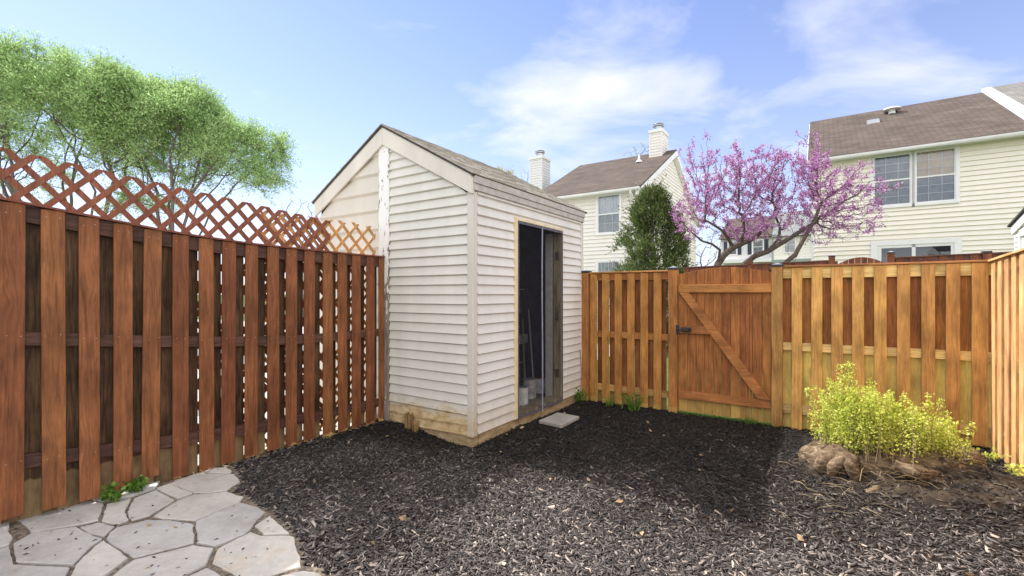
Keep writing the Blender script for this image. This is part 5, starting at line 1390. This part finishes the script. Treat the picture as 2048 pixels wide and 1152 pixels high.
def bush():
    bx, by = stx, sty; bz = .20
    t = thing('bush', 'bright yellow-green leafy bush sprouting from the old stump', 'bush', (bx, by, bz))
    # clumps: px centre, spread, height
    mb = MB(); C_ = []; D_ = []; B_ = []
    def clump(px, Yd, n, sprd, H, zb=.17):
        for i in range(n):
            x0 = (px - 1024) / 927 * Yd - bx + float(np.clip(rng.normal(0, sprd * .38), -sprd * .7, sprd * .7)); y0 = Yd - by + rng.normal(0, .10); 
            a = rng.uniform(0, 6.28); out = min(.42, abs(rng.normal(0, .19))); h = H * rng.uniform(.45, 1.08) * (1 - .35 * min(1, abs(x0 - ((px - 1024) / 927 * Yd - bx)) / sprd))
            ox = math.cos(a) * out * h; oy = math.sin(a) * out * h * .8
            pts = [Vector((x0, y0, zb - bz)), Vector((x0 + ox * .35, y0 + oy * .35, zb - bz + h * .4)), Vector((x0 + ox * .75 + rng.normal(0, .012), y0 + oy * .75, zb - bz + h * .75)), Vector((x0 + ox + rng.normal(0, .02), y0 + oy, zb - bz + h))]
            mb.tube(pts, [.0032, .0025, .0018, .001], 3, cap=False)
            m = int(h * 250) + 12
            for k in range(m):
                u_ = rng.uniform(.12, 1.0) ** .75; s_ = u_ * 3; j = min(2, int(s_)); p = pts[j].lerp(pts[j + 1], s_ - j)
                rad = .026 * (1.15 - u_ * .75)
                C_.append((p.x + rng.normal(0, rad), p.y + rng.normal(0, rad), p.z + rng.normal(0, rad * .7)))
    clump(1678, 3.52, 46, .13, .46); clump(1705, 3.48, 58, .17, .56, .19); clump(1748, 3.45, 66, .20, .48, .2); clump(1795, 3.50, 50, .18, .44, .2)
    clump(1830, 3.45, 36, .14, .34, .2); clump(1878, 3.46, 42, .11, .33, .18); clump(1690, 3.50, 12, .06, .70, .2); clump(1715, 3.5, 5, .04, .70, .2); clump(1760, 3.5, 6, .06, .62, .2); clump(1815, 3.45, 4, .05, .58, .2)
    tag(mb.build('stems', M['straw'], t), kind='stuff')
    c = np.array(C_); fast_mesh('leaves', leaf_verts(c, .0175, .70), 4, 'leaf_bush', t)
bush()
def weed(name, label, px, py, z, n, L, w, mat, spread, cat='weed', group=None, up=1.0, leafy=0):
    x, y = px_ground(px, py, z); t = thing(name, label, cat, (x, y, z), 0, group)
    c = np.stack([rng.normal(0, spread, n), rng.normal(0, spread * .7, n), np.zeros(n) - .005], 1)
    d = np.stack([rng.normal(0, .5, n), rng.normal(-.1, .4, n), np.full(n, up)], 1)
    blades('blades', c, L, w, mat, d, .35, t)
    if leafy:
        k = rng.integers(0, n, leafy); u_ = rng.uniform(.3, 1.1, (leafy, 1)); cc = c[k] + unit(d)[k] * L * u_ + rng.normal(0, .012, (leafy, 3))
        fast_mesh('leaves', leaf_verts(cc, .030, .75), 4, mat, t)
    return t
weed('weed', 'small bright weed at the foot of the left fence beside a flagstone', 222, 1000, .09, 26, .085, .003, 'leaf_green', .018, leafy=150)
weed('weed', 'small dark-green weed clump just right of the bright one, between two pickets', 277, 981, .09, 22, .085, .003, 'leaf_green', .016, leafy=120)
weed('grass_clump', 'tall strappy green clump growing against the picket fence left of the gate', 1263, 819, .0, 46, .27, .011, 'leaf_green', .05, 'grass', up=1.3)
weed('grass_clump', 'small green grass clump by the left picket of the short section', 1218, 811, .0, 18, .20, .009, 'leaf_green', .03, 'grass')
weed('weed', 'green weed at the back corner of the shed beside the fence post', 1158, 803, .0, 22, .14, .004, 'leaf_green', .03, leafy=160)
weed('grass_clump', 'grass tuft under the gate near its hinge post', 1500, 846, .0, 60, .09, .004, 'leaf_green', .035, 'grass')
weed('weed', 'tiny weed in the mulch under the shed siding', 815, 842, .06, 12, .05, .003, 'leaf_green', .04, leafy=50)
weed('weed', 'leafy weed in the mulch just right of the corner pickets', 1990, 922, .06, 12, .09, .003, 'leaf_bush', .03, leafy=60)
weed('weed', 'bright leafy weed at the right picture edge by the pale fence', 2044, 965, .06, 18, .13, .003, 'leaf_bush', .035, leafy=110)
# grass strip under the gate
n = 1100
ta = rng.uniform(1.2, 2.3, n); tb_ = 2.33 - np.abs(rng.normal(0, .03, n)) + .015
x = CS[0] + U[0] * ta + V[0] * tb_; y = CS[1] + U[1] * ta + V[1] * tb_
o = blades('grass', np.stack([x, y, np.full(n, -.015)], 1), .055, .0035, 'leaf_green', np.stack([rng.normal(0, .6, n), rng.normal(-.2, .6, n), np.full(n, .9)], 1)); tag(o, kind='stuff')
# straw scraps at the left fence foot
n = 130; ta = rng.uniform(-2.7, -.1, n)
x = PL[0] + V[0] * ta + U[0] * rng.uniform(-.02, .05, n); y = PL[1] + V[1] * ta + U[1] * rng.uniform(-.02, .05, n)
o = blades('dead_leaves', np.stack([x, y, np.full(n, .075)], 1), .04, .008, 'straw', np.stack([rng.normal(0, 1, n), rng.normal(0, 1, n), rng.uniform(0, .4, n)], 1)); tag(o, kind='stuff')
# neighbour's bits glimpsed between the pickets
mb = MB(); pts = [(-2.3 + .25 * math.sin(a) , -.9 + .5 * a / 3, .35 + .25 * math.cos(a * 1.1)) for a in np.linspace(0, 3, 14)]
mb.tube([(p[0], p[1], p[2]) for p in pts], .014, 8); tag(mb.build('hose', 'white', loc=(CS[0], CS[1], 0), rot=(0, 0, -A0)), 'white hose curving behind the left fence', 'hose')
def tub(x, y, mat, label, r=.25, h=.5):
    t = MB(); t.lathe([(r * .85, 0), (r, h * .9), (r * 1.08, h * .92), (r * 1.08, h), (r * .95, h), (r * .8, .04)], (0, 0, 0), 20); X_, Y_ = at(x, y)
    tag(t.build('plastic_tub', mat, loc=(X_, Y_, -.03)), label, 'tub')
tub(-2.1, -2.0, 'red_paint', 'red tub glimpsed low between pickets of the left fence', .18, .38)
tub(-4.6, -.9, 'blue_plastic', 'blue barrel glimpsed between pickets of the left fence', .28, 1.0)
